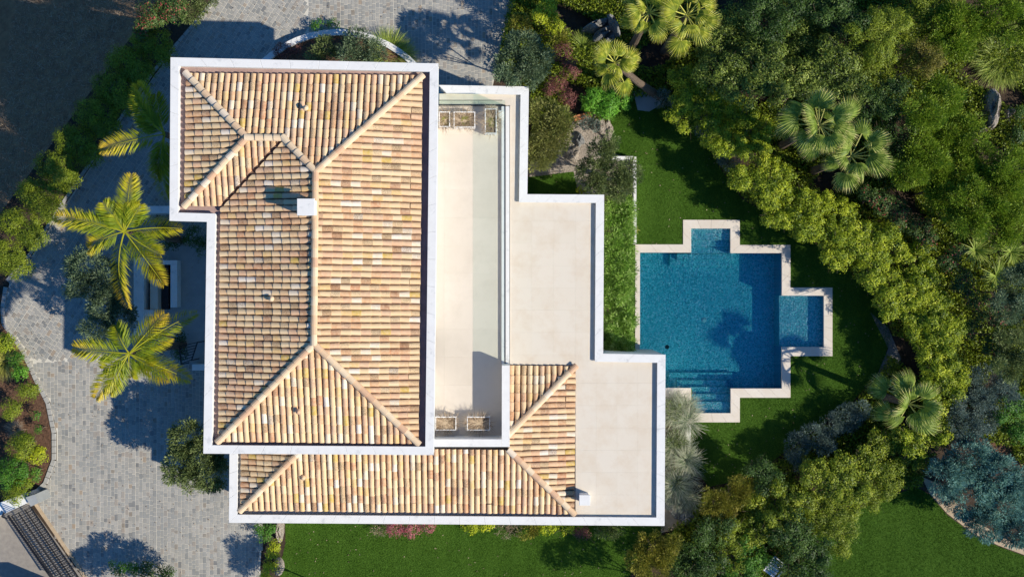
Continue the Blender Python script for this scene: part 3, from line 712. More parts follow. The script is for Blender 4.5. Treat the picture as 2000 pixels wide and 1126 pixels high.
# ------------------------------------------------------------------ pool
pool = thing('swimming_pool', 'cross-shaped blue mosaic swimming pool with pale stone coping', 'swimming pool', P(1430, 626, 0))
basin = MB(); n = len(pool_w); pc = ccw(pool_w)
FL = -1.24; ZW = -.05
for i in range(n):
    a, b = pc[i], pc[(i+1) % n]; basin.add([(a.x, a.y, FL), (b.x, b.y, FL), (b.x, b.y, -.01), (a.x, a.y, -.01)], [(0, 1, 2, 3)])
bs = [Vector((p.x, p.y, 0)) for p in pc]; vs = [(p.x, p.y, FL) for p in pc]; basin.add(vs, [t for t in tessellate_polygon([bs])])
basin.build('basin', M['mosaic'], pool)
def pbox(name, x0, y0, x1, y1, z):
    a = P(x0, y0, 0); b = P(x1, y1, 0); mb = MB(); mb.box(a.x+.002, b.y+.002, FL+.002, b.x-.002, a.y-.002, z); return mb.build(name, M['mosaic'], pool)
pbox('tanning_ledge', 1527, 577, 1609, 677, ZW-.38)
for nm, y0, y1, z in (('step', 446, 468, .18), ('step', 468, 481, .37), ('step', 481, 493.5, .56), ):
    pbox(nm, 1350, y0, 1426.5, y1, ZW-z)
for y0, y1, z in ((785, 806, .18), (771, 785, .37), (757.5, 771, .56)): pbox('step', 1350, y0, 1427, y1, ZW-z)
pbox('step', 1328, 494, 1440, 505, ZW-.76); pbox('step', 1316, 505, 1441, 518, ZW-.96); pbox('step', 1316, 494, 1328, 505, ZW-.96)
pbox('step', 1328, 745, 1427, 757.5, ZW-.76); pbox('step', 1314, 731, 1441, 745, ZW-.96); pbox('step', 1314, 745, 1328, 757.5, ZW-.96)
wm = MB(); wo = offset(pc, .004); vs = [(p.x, p.y, FL-.05) for p in wo]+[(p.x, p.y, ZW) for p in wo]
tt = tessellate_polygon([[Vector((p.x, p.y, 0)) for p in wo]]); fs = []
for t in tt:
    a, b, c = (Vector(vs[i]) for i in t); up = (b-a).cross(c-a).z > 0; t2 = t if up else tuple(reversed(t))
    fs.append(tuple(i+n for i in t2)); fs.append(tuple(reversed(t2)))
fs += [(i, (i+1) % n, n+(i+1) % n, n+i) for i in range(n)]
wm.add(vs, fs); wm.build('water', M['water'], pool)
# coping stones, mitred
po, pi = ccw(poolo_w), pc
def cop_seg(o0, o1, i0, i1):
    L = (o1-o0).length; k = max(1, round(L/.62))
    for t in range(k):
        g = .002/L; a, b = t/k+(g if t else 0), (t+1)/k-(g if t < k-1 else 0)
        mb = MB(); mb.cbox([o0.lerp(o1, a), o0.lerp(o1, b), i0.lerp(i1, b), i0.lerp(i1, a)], -.06, .035+random.uniform(0, .002), .006); mb.build('coping_stone', M['coping'], pool)
# match outer corner k with inner corner k (same order in both outlines)
O, I = W(POOLO, .035), W(POOL, .035)
for k in range(16):
    j = (k+1) % 16
    if k == 15: continue
    cop_seg(O[j], O[k], I[j], I[k])
cop_seg(W([(1241,470)], .035)[0], W([(1241,775)], .035)[0], W([(1250,493)], .035)[0], W([(1250,757)], .035)[0]) if False else None
a, b = W([(1240.5, 477), (1250, 757)], .035)
for k in range(9):
    y0, y1 = a.y+(b.y-a.y)*k/9, a.y+(b.y-a.y)*(k+1)/9; mb = MB(); mb.cbox([(a.x, y1+.002), (b.x, y1+.002), (b.x, y0-.002 if k else y0-.33), (a.x, y0-.002)], -.06, .035, .006); mb.build('coping_stone', M['coping'], pool)
c = P(1375, 624, FL); mb = MB(); mb.tube([(c.x, c.y, FL+.003), (c.x, c.y, FL+.03)], [.12, .09], 14); mb.build('floor_drain', M['white'], pool)
c = P(1303, 677, FL); mb = MB(); mb.tube([(c.x, c.y, FL+.003), (c.x, c.y, FL+.03)], [.1, .08], 12); mb.build('floor_inlet', M['metal'], pool)
# low white walls near the pool
lw = thing('garden_wall', 'low white wall running north from the pool beside the long hedge', 'wall', P(1241, 400))
wbox('wall', 1237.5, 306, 1243, 475.5, 0, .5, M['white'], lw)
wbox('wall', 1196, 305, 1237, 311, 0, .5, M['white'], lw)
lw = thing('garden_wall', 'low white wall below the pool beside the weeping grasses', 'wall', P(1345, 850))
wbox('wall', 1340, 826, 1349, 885, 0, .2, M['white'], lw)
o = wbox('stone_landing', 1298, 777, 1338, 786, 0, .06, M['coping'], None); tag(o, 'pale stone landing between the villa corner and pool steps', 'step')

# ------------------------------------------------------------------ foliage
def norm(v): return v/np.maximum(np.linalg.norm(v, axis=1), 1e-6)[:, None]
K = { # size, aspect, leaves per m2 of lobe plan, clump radius, tint mean, tint spread, up bias, style
 'laurel': (.085, .5, 1400, .18, .48, .26), 'slope': (.085, .5, 1300, .18, .45, .3), 'lime': (.08, .5, 1500, .17, .5, .2), 'green': (.07, .5, 1500, .17, .45, .2),
 'bright': (.09, .4, 1500, .15, .5, .2), 'dark': (.09, .5, 1100, .26, .42, .28), 'dusk': (.08, .5, 1200, .22, .4, .25),
 'olivey': (.065, .5, 1700, .20, .5, .22), 'ochre': (.06, .5, 1600, .18, .5, .22), 'olive': (.11, .3, 2200, .22, .45, .24),
 'olivegrey': (.11, .3, 2200, .22, .45, .24), 'oliveyel': (.12, .26, 2200, .22, .5, .24), 'silver': (.09, .34, 1900, .18, .5, .25),
 'bluegrey': (.13, .28, 2600, .26, .42, .28), 'acacia': (.11, .3, 2100, .24, .5, .22), 'purple': (.06, .5, 1500, .14, .45, .25),
 'pink': (.05, .6, 1500, .12, .5, .25), 'photinia': (.09, .45, 1300, .2, .45, .25), 'golden': (.11, .26, 2000, .16, .5, .25),
 'dry': (.07, .3, 1000, .15, .5, .25), 'sedge': (.12, .15, 1500, .15, .5, .25), 'grassy': (.22, .09, 1500, .3, .5, .25)}
def crown_arrays(kind, lobes, dens=1.0, flat=.75, gap=.0):
    size, asp, den, cr, tm, ts = K[kind]; VV = []; RR = []
    L = np.array(lobes)
    for (cx, cy, cz, r) in lobes:
        rz = r*flat; nl = int(den*dens*math.pi*r*r*1.25); ncl = max(6, int(2.6*math.pi*r*r/(cr*cr*1.6)))
        # clump centres on a noisy upper shell
        d = norm(rng.normal(0, 1, (ncl, 3))); d[:, 2] = np.abs(d[:, 2])*1.0-.25*(rng.random(ncl) < .45); d = norm(d)
        rad = r*(rng.uniform(.62, 1.03, ncl)**.7); 
        cc = np.stack([cx+d[:, 0]*rad, cy+d[:, 1]*rad, cz+d[:, 2]*rad*flat], 1)
        tint = tm+rng.normal(0, ts*.7, ncl)
        crs = cr*rng.uniform(.6, 1.3, ncl)
        wgt = crs**2; wgt /= wgt.sum(); idx = rng.choice(ncl, nl, p=wgt)
        e = norm(rng.normal(0, 1, (nl, 3))); rr = crs[idx]*rng.uniform(.3, 1, nl)**.6
        pos = cc[idx]+e*rr[:, None]*np.array([1, 1, .8])
        out = norm(e*.7+d[idx]*.6+np.array([0, 0, .55])+rng.normal(0, .35, (nl, 3)))
        # long narrow leaves lie along the outward direction, broad ones face outward
        if asp < .35:
            ax = norm(e*.8+d[idx]*.7+np.array([0, 0, .25])+rng.normal(0, .3, (nl, 3)))
            sd_ = norm(np.cross(ax, rng.normal(0, 1, (nl, 3))))
        else:
            ax = norm(np.cross(out, rng.normal(0, 1, (nl, 3)))); sd_ = np.cross(out, ax)
        s = size*rng.uniform(.6, 1.3, nl)[:, None]
        a = pos; b = pos+ax*s*.5+sd_*s*asp*.5; c = pos+ax*s+out*s*.05; dd = pos+ax*s*.5-sd_*s*asp*.5
        V = np.stack([a, b, c, dd], 1); t = tint[idx]+rng.normal(0, ts*.5, nl)
        keep = V[:, :, 2].min(1) > .01
        VV.append(V[keep]); RR.append(t[keep])
    return np.concatenate(VV), np.concatenate(RR)
def trunk_mesh(base, tops, r0):
    mb = MB(); b = Vector(base); c = sum((Vector(t) for t in tops), Vector())/len(tops); fork = b.lerp(Vector((c.x, c.y, c.z)), .45)
    fork.x += random.uniform(-.06, .06); mb.tube([b-Vector((0, 0, .05)), b.lerp(fork, .5)+Vector((random.uniform(-.05, .05), random.uniform(-.05, .05), 0)), fork], [r0, r0*.8, r0*.65], 8)
    for t in tops:
        t = Vector(t); m1 = fork.lerp(t, .5)+Vector((random.uniform(-.1, .1), random.uniform(-.1, .1), .05)); mb.tube([fork, m1, t], [r0*.55, r0*.35, r0*.12], 6)
        for k in range(3):
            e = t+Vector((random.uniform(-.5, .5), random.uniform(-.5, .5), random.uniform(0, .35))); mb.tube([m1, m1.lerp(e, .6), e], [r0*.25, r0*.15, r0*.05], 5)
    return mb
GRP = {}
def plant(name, kind, lobes, h, label, cat, group=None, dens=1.0, flat=.75, accent=None, trunk=None):
    """lobes: photograph pixels (px, py, radius px); h: height of the crown's top"""
    Ls = []
    for (px, py, rp) in lobes:
        r = rp*S(h*.8)*.92; rz = r*flat; hz = h*random.uniform(.9, 1.0); cz = max(hz-rz, .12); c = P(px, py, min(h, cz+.5*rz)); Ls.append((c.x, c.y, cz, r*.88))
    cx = sum(l[0] for l in Ls)/len(Ls); cy = sum(l[1] for l in Ls)/len(Ls)
    t = thing(name, label, cat, (cx, cy, 0), group)
    V, r = crown_arrays(kind, Ls, dens, flat); quad_mesh('foliage', V, LM[kind], r, 4, t)
    if accent:
        ak, frac, zone = accent; m = max(40, int(len(V)*frac)); top = V[:, 0, 2]; idx = rng.choice(len(V), m*3, replace=True)
        cl = V[rng.choice(len(V), 26)][:, 0, :]; src = V[idx]; dist = np.min(np.linalg.norm(src[:, 0, None, :]-cl[None], axis=2), axis=1); src = src[dist < zone][:m]
        if len(src): quad_mesh('red_shoot' if ak == 'red' else ('flower' if ak == 'petal' else 'new_growth'), src+np.array([0, 0, .035]), LM[ak], rng.uniform(0, 1, len(src)), 4, t)['kind'] = 'stuff'
    rt = trunk or max(.03, min(.14, Ls[0][3]*.08))
    trunk_mesh((cx, cy, 0), [(l[0], l[1], l[2]+.1*l[3]) for l in Ls], rt).build('trunk' if h > 2.4 else 'stem', M['bark'], t)
    return t
# --- trees and shrubs on the west and north side
plant('olive_tree', 'olivegrey', [(165,525,44),(205,545,38),(150,560,28)], 3.0, 'dark grey-green olive tree left of the entrance walls, upper one', 'tree')
plant('olive_tree', 'olivegrey', [(200,600,36),(230,625,36),(185,640,30),(215,575,30)], 2.8, 'grey-green olive tree between the two feather palms', 'tree')
plant('olive_tree', 'olive', [(360,860,42),(395,890,46),(345,910,38),(410,925,40),(425,850,34),(370,935,26)], 3.2, 'broad green olive tree by the villa south-west corner', 'tree', dens=1.2)
plant('entrance_shrub', 'dusk', [(375,462,24),(395,480,18)], 1.2, 'white-flowered dark shrub in the shaded entrance corner', 'shrub', accent=('petal', .03, .5))
plant('entrance_shrub', 'dusk', [(330,470,20),(310,445,20)], .9, 'dark low shrub in shade below the short white wall', 'shrub')
plant('entrance_shrub', 'dusk', [(345,660,16),(352,690,16)], .8, 'dark little shrub behind the black metal gate leaf', 'shrub')
plant('photinia_shrub', 'photinia', [(290,30,34),(330,15,36),(275,55,22)], 2.3, 'sunlit photinia with red shoots at the top of the hedge', 'shrub', accent=('red', .12, .4), dens=1.2)
plant('shrub', 'olive', [(370,15,30),(395,-5,26)], 1.8, 'pale green shrub at the top edge left of the drive', 'shrub')
HEDGE = [(300,85,42,'near the photinia'),(255,125,46,'second from the photinia'),(225,175,44,'level with the villa roof top'),(190,225,46,'above the lone palm frond'),(150,280,44,'left of the lone palm frond'),(112,330,42,'catching the last sun upper left'),(75,385,44,'left of the tallest palm'),(42,440,42,'sunlit above the kerb bend'),(12,500,42,'sunlit at the left edge')]
for i, (x, y, r, lb) in enumerate(HEDGE):
    k = 'olivey'
    plant('hedge_shrub', k, [(x, y, r), (x+18, y+22, r*.7), (x-22, y-8, r*.75)], 2.0, 'dense clipped hedge shrub '+lb, 'shrub', 'hedge shrubs along the west drive', 1.1)
plant('hedge_shrub', 'olivey', [(118,345,18),(105,370,18)], 2.3, 'small bright hedge top lit by a patch of sun', 'shrub', 'hedge shrubs along the west drive')
# bed at the left edge
for x, y, r, k, lb in ((5,668,22,'laurel','small yellow-green bush at the top of the shrub bed'),(28,700,16,'green','green bush left of the kerb curve, upper one'),(38,730,17,'bright','round bright bush beside the kerb in the shrub bed'),
      (50,765,24,'olivey','wide low bush above the bare mulch'),(66,812,9,'green','tiny round bush on the bare mulch, upper'),(76,838,10,'green','tiny round bush on the bare mulch, lower'),(15,800,24,'olivey','untidy low bush at the left edge above the twigs'),
      (35,875,34,'olivey','large spreading bush in the lower shrub bed'),(68,890,22,'lime','yellow-green bush tip near the lower kerb'),(62,925,16,'green','dark green bush against the lower kerb'),(15,925,40,'green','tall dark green bush at the left edge'),(28,960,32,'olivey','bushy shrub overhanging the gate wall')):
    plant('bed_shrub', k, [(x, y, r), (x+r*.4, y-r*.3, r*.6)] if r > 14 else [(x, y, r)], .5+r*.03, lb, 'shrub', 'shrubs in the west bed')
def tuft(name, px, py, rp, h, kind, label, cat='plant', n=500, wdt=.02, up=.8, droop=.9, base=.25):
    c = P(px, py, h*.6); t = thing(name, label, cat, (c.x, c.y, 0)); r = rp*S(h)
    V, q = strands((c.x, c.y, .05), n, r, r, h, r*1.35, wdt, (0, .8), up, droop, 4, base); quad_mesh('blades', V, LM[kind], q, 4, t); return t
tuft('grass_clump', 0, 705, 32, .9, 'sedge', 'yellow arching grass clump at the left edge', n=700)
tuft('dead_bush', 28, 838, 16, .4, 'dry', 'grey dead twiggy bush in the shrub bed', n=350, wdt=.012)
# planter circle north of the house
ring = thing('round_planter', 'curved white planter wall north of the villa', 'planter', P(659, 273))
c0 = P(659, 273, .45).to_2d(); R = 216*S(.45); k = 14; a0, a1 = math.radians(40), math.radians(141)
for i in range(k):
    t0 = a0+(a1-a0)*i/k; t1 = a0+(a1-a0)*(i+1)/k-.002; q = [c0+Vector((math.cos(t), math.sin(t)))*rr for t, rr in ((t0, R), (t1, R), (t1, R-.26), (t0, R-.26))]
    mb = MB(); mb.cbox(ccw(q), 0, .45, .008); mb.build('wall_segment', M['white'], ring)
so_ = [c0+Vector((math.cos(a0+(a1-a0)*i/20), math.sin(a0+(a1-a0)*i/20)))*(R-.25) for i in range(21)]
mb = MB(); mb.prism(ccw([Vector(p) for p in so_]), 0, .32); mb.build('soil', M['mulch'], ring)
plant('planter_shrub', 'olivegrey', [(700,84,34),(725,98,26),(680,105,22)], 1.9, 'grey-green feathery shrub in the round planter', 'shrub')
plant('planter_shrub', 'olive', [(635,90,24),(615,105,16)], 1.3, 'olive shrub left of the grey-green one in the round planter', 'shrub')
plant('planter_shrub', 'purple', [(550,98,20),(575,95,12)], .9, 'dark purple shrub at the left tip of the round planter', 'shrub')
plant('planter_shrub', 'green', [(620,48,14),(650,46,12)], .6, 'small green plant spilling over the round planter wall', 'shrub')
tuft('grass_clump', 758, 100, 38, 1.0, 'grassy', 'golden green arching grass in the round planter', n=900)
tuft('grass_clump', 785, 110, 26, .6, 'sedge', 'yellowish grass at the right tip of the round planter', n=400)
# north-east of the house
plant('olive_tree', 'olivegrey', [(1020,90,36),(1045,115,34),(1000,125,34),(1030,145,30),(985,150,18)], 4.2, 'grey-green olive tree at the right edge of the top drive', 'tree', dens=1.2)
plant('shrub', 'lime', [(1070,18,26),(1085,45,20),(1050,35,16)], 2.6, 'bright lime shrub at the top edge above the olive', 'shrub')
plant('shrub', 'golden', [(1015,45,24),(1090,75,20)], 1.6, 'brown-green shrub between lime shrub and olive tree', 'shrub')
plant('shrub', 'purple', [(1100,100,26),(1115,135,24)], 1.8, 'reddish brown shrub left of the leaning fan palm', 'shrub')
plant('shrub', 'purple', [(1090,160,22),(1110,190,22),(1075,175,16)], 1.5, 'purple-leaved shrub above the yellow-green olive', 'shrub')
tuft('grass_clump', 1140, 88, 26, .9, 'grassy', 'green sedge clump below the dark boulders', n=500)
plant('olive_tree', 'oliveyel', [(1065,225,36),(1080,260,40),(1060,290,34),(1095,235,28),(1048,315,22)], 3.3, 'yellow-green olive tree against the upper terrace parapet', 'tree', dens=1.2)
plant('shrub', 'bright', [(1160,195,30),(1190,200,32),(1215,195,24),(1185,215,24)], 1.3, 'bright green rounded shrub under the leaning fan palm', 'shrub', dens=1.2)
plant('olive_tree', 'olive', [(1175,300,30),(1160,335,32),(1195,345,36),(1225,335,28),(1215,370,24),(1165,365,22),(1190,280,18)], 3.0, 'loose olive tree over the stone bed above the long hedge', 'tree', dens=1.25)
plant('shrub', 'silver', [(1148,240,13),(1160,246,9)], .5, 'small silver-blue shrub by the orange brick edging', 'shrub')
plant('shrub', 'lime', [(1137,370,8),(1145,372,6)], .5, 'tiny lime plant at the roof parapet corner', 'shrub')
# long hedge between the flat roof and the pool
hd = thing('long_hedge', 'long feathery bright green hedge between the villa and pool', 'hedge', P(1212, 540))
pts = []
for y in range(395, 760, 11): pts += [(1198+random.uniform(-4, 3), y, 15), (1216+random.uniform(-4, 4), y+4, 17), (1229+random.uniform(-4, 3), y, 11)]
LL = [(P(x, y, 1.6).x, P(x, y, 1.6).y, random.uniform(.95, 1.6), r*S(1.2)*random.uniform(.7, 1.05)) for x, y, r in pts]
K['hedge'] = (.15, .2, 1500, .15, .5, .3)
V, r = crown_arrays('hedge', LL); quad_mesh('foliage', V, leaf_mat('bamboo_leaf', [(.06, .12, .015), (.17, .32, .04), (.34, .50, .10), (.52, .64, .24)], .4, k=1.15), r, 4, hd)
for k in range(14):
    c = P(1214+random.uniform(-8, 8), 400+k*25, 0); mb = MB(); mb.tube([(c.x, c.y, 0), (c.x+.05, c.y, .5), (c.x, c.y+.05, 1.0)], [.03, .02, .008], 6); mb.build('stem', M['bark'], hd)
tuft('garden_plant', 1241, 448, 7, .2, 'sedge', 'tiny yellow plant on the white wall end above the pool', n=30, wdt=.03)
# weeping grasses beside the flat roof
for x, y, r, lb in ((1330,815,34,'upper'),(1338,885,40,'middle'),(1335,955,40,'lower')):
    c = P(x, y, .9); t = thing('weeping_grass', 'pale grey-green weeping grass clump beside the villa, the %s of three' % lb, 'plant', (c.x, c.y, 0), 'weeping grass clumps')
    VV = []; RR = []
    for k in range(7):
        V, q = strands((c.x+random.uniform(-.45, .4), c.y+random.uniform(-.55, .55), random.uniform(.2, .8)), 230, .3, .3, 1, .75, .016, (0, .9), .7, 1.1, 5, .9); VV.append(V); RR.append(q)
    quad_mesh('blades', np.concatenate(VV), LM['willow'], np.concatenate(RR), 4, t)
plant('shrub', 'olive', [(1320,860,18),(1318,800,16),(1318,930,16)], .9, 'thin olive shrub behind the weeping grasses', 'shrub', dens=.7)
# south side
plant('shrub', 'pink', [(770,1030,22),(800,1032,26),(835,1028,18)], .8, 'crimson flowering shrub below the long lower roof', 'shrub', accent=('red', .15, .5))
plant('shrub', 'dry', [(745,1030,16),(735,1034,10)], .6, 'dry brown shrub left of the crimson one', 'shrub')
for x, y, r, k, lb in ((915,1028,16,'lime','bright lime plant below the roof, left of the brown patch'),(945,1027,13,'lime','small lime plant touching the brown patch'),(985,1036,20,'dry','brown dry shrub in the south border, left part'),(1030,1036,18,'golden','mixed olive-brown shrub in the south border'),
      (1065,1030,15,'lime','lime plant in the middle of the south border'),(1100,1030,16,'lime','last lime plant of the south border to the right'),(1135,1040,16,'purple','rusty shrub in the south border'),(1185,1036,18,'olive','thin olive shrub near the right end of the south border')):
    plant('border_shrub', k, [(x, y, r), (x+r*.8, y, r*.7)], .6, lb, 'shrub', 'plants in the south border')
plant('conifer', 'golden', [(1275,1070,34),(1300,1085,26),(1250,1095,28),(1275,1110,34),(1315,1060,18)], 3.0, 'golden spiky conifer at the bottom beside the villa corner', 'tree', dens=1.2)
plant('shrub', 'green', [(512,1045,16),(522,1030,16),(505,1035,12)], 1.0, 'green shrub below the villa left of the lawn', 'shrub')
plant('shrub', 'lime', [(537,1065,12),(530,1080,14)], .9, 'yellow shrub between the sandstone edging pieces', 'shrub')
plant('shrub', 'lime', [(527,1108,16),(520,1125,16)], .9, 'yellow shrub at the bottom edge beside the lawn', 'shrub')
plant('rose_bush', 'green', [(225,1108,18),(250,1118,22)], 1.2, 'white-flowered rose bush at the bottom edge', 'shrub', accent=('petal', .05, .16))
plant('shrub', 'dusk', [(285,1118,22),(320,1120,20)], 1.0, 'dark shrub right of the white roses at the bottom', 'shrub')
# out-of-frame trees that shade the drive and lawn at the bottom edge
plant('garden_tree', 'olive', [(590,1165,30),(620,1180,30),(600,1200,26)], 3.2, 'tree just past the bottom edge shading the setts', 'tree')
plant('garden_tree', 'olive', [(300,1170,38),(345,1175,40),(260,1180,34)], 3.0, 'wide tree past the bottom edge below the roses', 'tree')
plant('garden_tree', 'dark', [(1340,1195,40),(1385,1210,36),(1300,1215,34)], 4.2, 'tall tree past the bottom edge shading the south lawn', 'tree')
plant('shrub', 'dusk', [(1325,1075,22),(1335,1110,24)], 1.8, 'dark shrub between the golden conifer and slope shrubs', 'shrub')
# --- yellow-green hedge that arcs round the pool lawn
ARC = [([(1350,158,34),(1378,180,34),(1335,195,26)],'topmost, right of the shaded flagstone'),([(1340,230,28),(1375,225,26)],'low at the lawn edge under the topmost one'),([(1425,205,34),(1450,220,28)],'second mound from the top'),
 ([(1395,262,32),(1425,280,28)],'against the lawn right of the silver tuft'),([(1455,262,36),(1485,245,24),(1470,290,24)],'left of the big double fan palm'),([(1468,345,32),(1440,350,20)],'at the lawn bend above the pool'),([(1512,335,36),(1500,380,30)],'left below the double fan palm'),
 ([(1545,395,38),(1520,420,26)],'north of the pool corner'),([(1590,400,36),(1575,440,30)],'below the double fan palm'),([(1645,420,40),(1620,455,34)],'below the palm, larger mound'),([(1668,475,38),(1640,495,26)],'north-east of the pool ledge'),
 ([(1712,470,36),(1745,480,30)],'next to the red-tipped photinia, upper'),([(1705,525,36),(1735,545,34)],'facing the pool ledge'),([(1785,510,38),(1805,545,32)],'next to the photinia, lower'),([(1765,580,36),(1735,590,26)],'facing the tip of the pool ledge'),
 ([(1820,590,40),(1800,625,32)],'outermost bulge of the arc'),([(1850,650,38),(1820,665,34)],'right of the stony strip'),([(1860,710,34),(1830,720,34)],'above the lower fan palm'),([(1850,770,32),(1865,745,24)],'right of the lower fan palm'),
 ([(1830,835,32),(1800,860,30)],'right below the lower fan palm')]
def ragged(ls, k1, k2):
    out = [(x, y, r*k1) for x, y, r in ls]
    for x, y, r in ls:
        for q in range(4):
            a = random.uniform(0, 6.28); out.append((x+math.cos(a)*r*random.uniform(.7, 1.05), y+math.sin(a)*r*random.uniform(.7, 1.05), r*random.uniform(.28, k2)))
    return out
for lb_, lb in ARC:
    plant('hedge_shrub', 'laurel', ragged(lb_, 1.08, .55), random.uniform(2.4, 2.7), 'yellow-green hedge mound '+lb, 'shrub', 'yellow-green shrubs arcing round the lawn', 1.15, .8)
LOWER = [([(1755,885,34),(1730,870,28)],'below the lower fan palm','laurel'),([(1705,905,34),(1680,925,30)],'below the right end of the silver shrubs','laurel'),([(1650,935,36),(1665,965,28)],'midway down the slope hedge','laurel'),([(1600,950,34),(1585,925,26)],'just under the silver shrubs','laurel'),
 ([(1545,975,34),(1530,1010,28)],'upper left of the blurred pale patch','laurel'),([(1490,1000,36),(1475,1030,30)],'left of the pale dead patch','laurel'),([(1450,1045,34),(1430,1075,34)],'left of the sun chair','olivey'),([(1600,1010,36),(1640,995,30)],'on the edge of the far lawn','olivey'),
 ([(1470,1090,34),(1440,1115,34)],'at the bottom left of the sun chair','green'),([(1400,1040,34),(1380,1080,34)],'dark one below the weeping grasses','dusk'),([(1350,1110,38),(1395,1120,34)],'dark one at the bottom beside the conifer','dusk'),
 ([(1560,1060,38),(1590,1080,34),(1545,1030,30)],'dark green one right of the sun chair','dusk'),([(1590,1112,34),(1550,1120,26)],'dark one at the bottom edge by the far lawn','dusk'),([(1635,1060,26),(1655,1025,24)],'low one at the left curve of the far lawn','olivey'),([(1700,965,28),(1740,940,28)],'low one above the far lawn','olivey'),([(1435,975,22),(1455,950,22)],'thin brown-green one at the lawn tip','golden'),([(1395,985,24),(1415,1005,22)],'rusty one right of the lowest grass clump','golden'),([(1500,935,26),(1480,915,20)],'dark one left of the silver shrubs','dusk')]
for lb_, lb, k in LOWER:
    plant('slope_shrub', 'slope' if k == 'laurel' else k, ragged(lb_, 1.1, .6), random.uniform(1.9, 2.5), 'slope shrub '+lb, 'shrub', 'shrubs on the south-east slope', 1.1, .8)
for lb_, lb in (([(1292,192,16),(1305,200,12)],'by the shaded flagstone'),([(1385,262,16),(1370,258,12)],'under the hedge at the lawn edge, upper'),([(1425,312,18),(1410,305,14)],'under the hedge at the lawn edge, lower'),
                ([(1655,815,34),(1625,830,28),(1680,800,22)],'left of the lower fan palm, large'),([(1590,850,30),(1560,870,26),(1610,870,24)],'at the lawn corner, tallest twigs'),([(1565,905,16),(1550,890,12)],'lowest one at the lawn corner')):
    plant('silver_shrub', 'silver', lb_, 1.1, 'silver-blue feathery shrub '+lb, 'shrub', 'silver shrubs round the lawn')
# photinia row behind the arc
for lb_, lb in (([(1725,395,28),(1700,380,22)],'right of the double fan palm'),([(1762,425,30),(1750,400,22)],'second along the row'),([(1800,445,28),(1815,465,22)],'third, beside the bare ground'),([(1855,510,24),(1870,490,16)],'fourth, left of the yuccas'),([(1885,550,26),(1895,580,22)],'fifth, below the yuccas'),([(1925,600,28),(1950,620,24)],'sixth, under the yuccas'),([(1945,670,30),(1975,655,26),(1900,640,24)],'lowest of the row')):
    plant('photinia_shrub', 'photinia', lb_, 2.4, 'dark green photinia with red tips, '+lb, 'shrub', 'photinias behind the yellow-green arc', 1.1, accent=('red', .07, .22))
# woodland, upper right
WOOD = [([(1430,50,44),(1400,85,38)],'dark','right of the top pair of fan palms'),([(1395,135,36),(1430,150,36)],'dark','above the topmost yellow mound'),([(1475,115,44),(1500,150,36),(1455,175,30)],'dark','glossy, left of the middle wood'),([(1500,45,48),(1540,20,40)],'dusk','very dark, at the top edge'),
 ([(1580,45,46),(1560,80,40)],'dark','speckled, at the top middle of the wood'),([(1565,140,46),(1600,170,38),(1530,175,30)],'dark','broad speckled crown above the double fan palm'),([(1640,115,44),(1660,160,38)],'dark','open leafy crown right of the broad one'),([(1650,40,44),(1620,10,34)],'dusk','dark green at the top edge'),
 ([(1705,60,42),(1740,40,34),(1720,100,34)],'olivey','tall yellow-green oak in the top middle'),([(1760,95,38),(1720,130,30)],'olivey','lower yellow-green crown beside the oak'),([(1800,118,36),(1830,105,22)],'ochre','ochre domed crown'),([(1800,40,42),(1830,10,34)],'olivey','soft olive crown at the top edge'),
 ([(1880,45,44),(1860,85,34)],'acacia','fresh green crown at the upper right'),([(1950,20,42),(1985,50,34)],'acacia','feathery crown in the top right corner'),([(1740,190,36),(1700,200,30)],'dusk','dark crown right of the double palm top'),([(1760,250,40),(1730,280,32)],'dusk','dark crown right of the double palm'),
 ([(1840,195,36),(1805,215,34)],'acacia','feathery green crown in the middle right'),([(1865,255,44),(1830,285,40)],'acacia','large feathery crown left of the rock'),([(1800,300,38),(1775,330,34)],'acacia','feathery crown beside the bare gap'),([(1880,330,44),(1920,310,34)],'acacia','broad feathery crown below the rock'),
 ([(1850,380,38),(1830,350,28)],'acacia','feathery crown above the yuccas, left'),([(1910,400,40),(1895,440,28)],'acacia','feathery crown directly above the yuccas'),([(1965,370,40),(1990,330,34)],'acacia','feathery crown at the right edge below the rock'),([(1980,440,36),(1950,455,26)],'acacia','feathery crown at the right edge above the yuccas'),
 ([(1990,560,34),(1975,600,28)],'olivegrey','grey leafy crown at the right edge'),([(1990,680,32),(1970,715,26)],'olive','olive crown at the right edge'),
 ([(1930,745,38),(1960,780,36),(1905,790,32)],'silver','silvery tree right of the arc'),([(1890,830,34),(1860,855,28),(1920,820,26)],'silver','silvery tree above the blue-grey one'),([(1980,820,30),(1990,790,26),(1995,850,22)],'green','green shrub at the right edge above the sandy patch')]
for lb_, k, lb in WOOD:
    plant('wood_tree', k, ragged(lb_, 1.08, .5), 2.3 if k in ('silver', 'green') else random.uniform(3.2, 4.4), 'tree crown, '+lb, 'tree', 'trees of the eastern wood', 1.1, .8)
plant('blue_grey_tree', 'bluegrey', [(1900,905,56),(1850,935,42),(1950,930,52),(1900,970,54),(1965,990,48),(1930,1025,42),(1990,950,36),(1995,1040,34)], 3.0, 'large blue-grey feathery tree over the sandy curve', 'tree', dens=.95)
plant('shrub', 'dusk', [(1985,262,22),(1990,225,16)], .9, 'dark low scrub right of the pale rock', 'shrub')
# rushes top right
tuft('rush_clump', 1968, 112, 36, 1.5, 'grassy', 'tall rushes directly above the pale rock', n=1300, wdt=.022, base=.7)
tuft('rush_clump', 1990, 95, 40, 1.6, 'grassy', 'tall rushes at the right edge in the upper corner', n=1200, wdt=.022, base=.7)
tuft('rush_clump', 1935, 75, 34, 1.4, 'grassy', 'arching rushes left of the tallest ones', n=900, wdt=.022, base=.5)

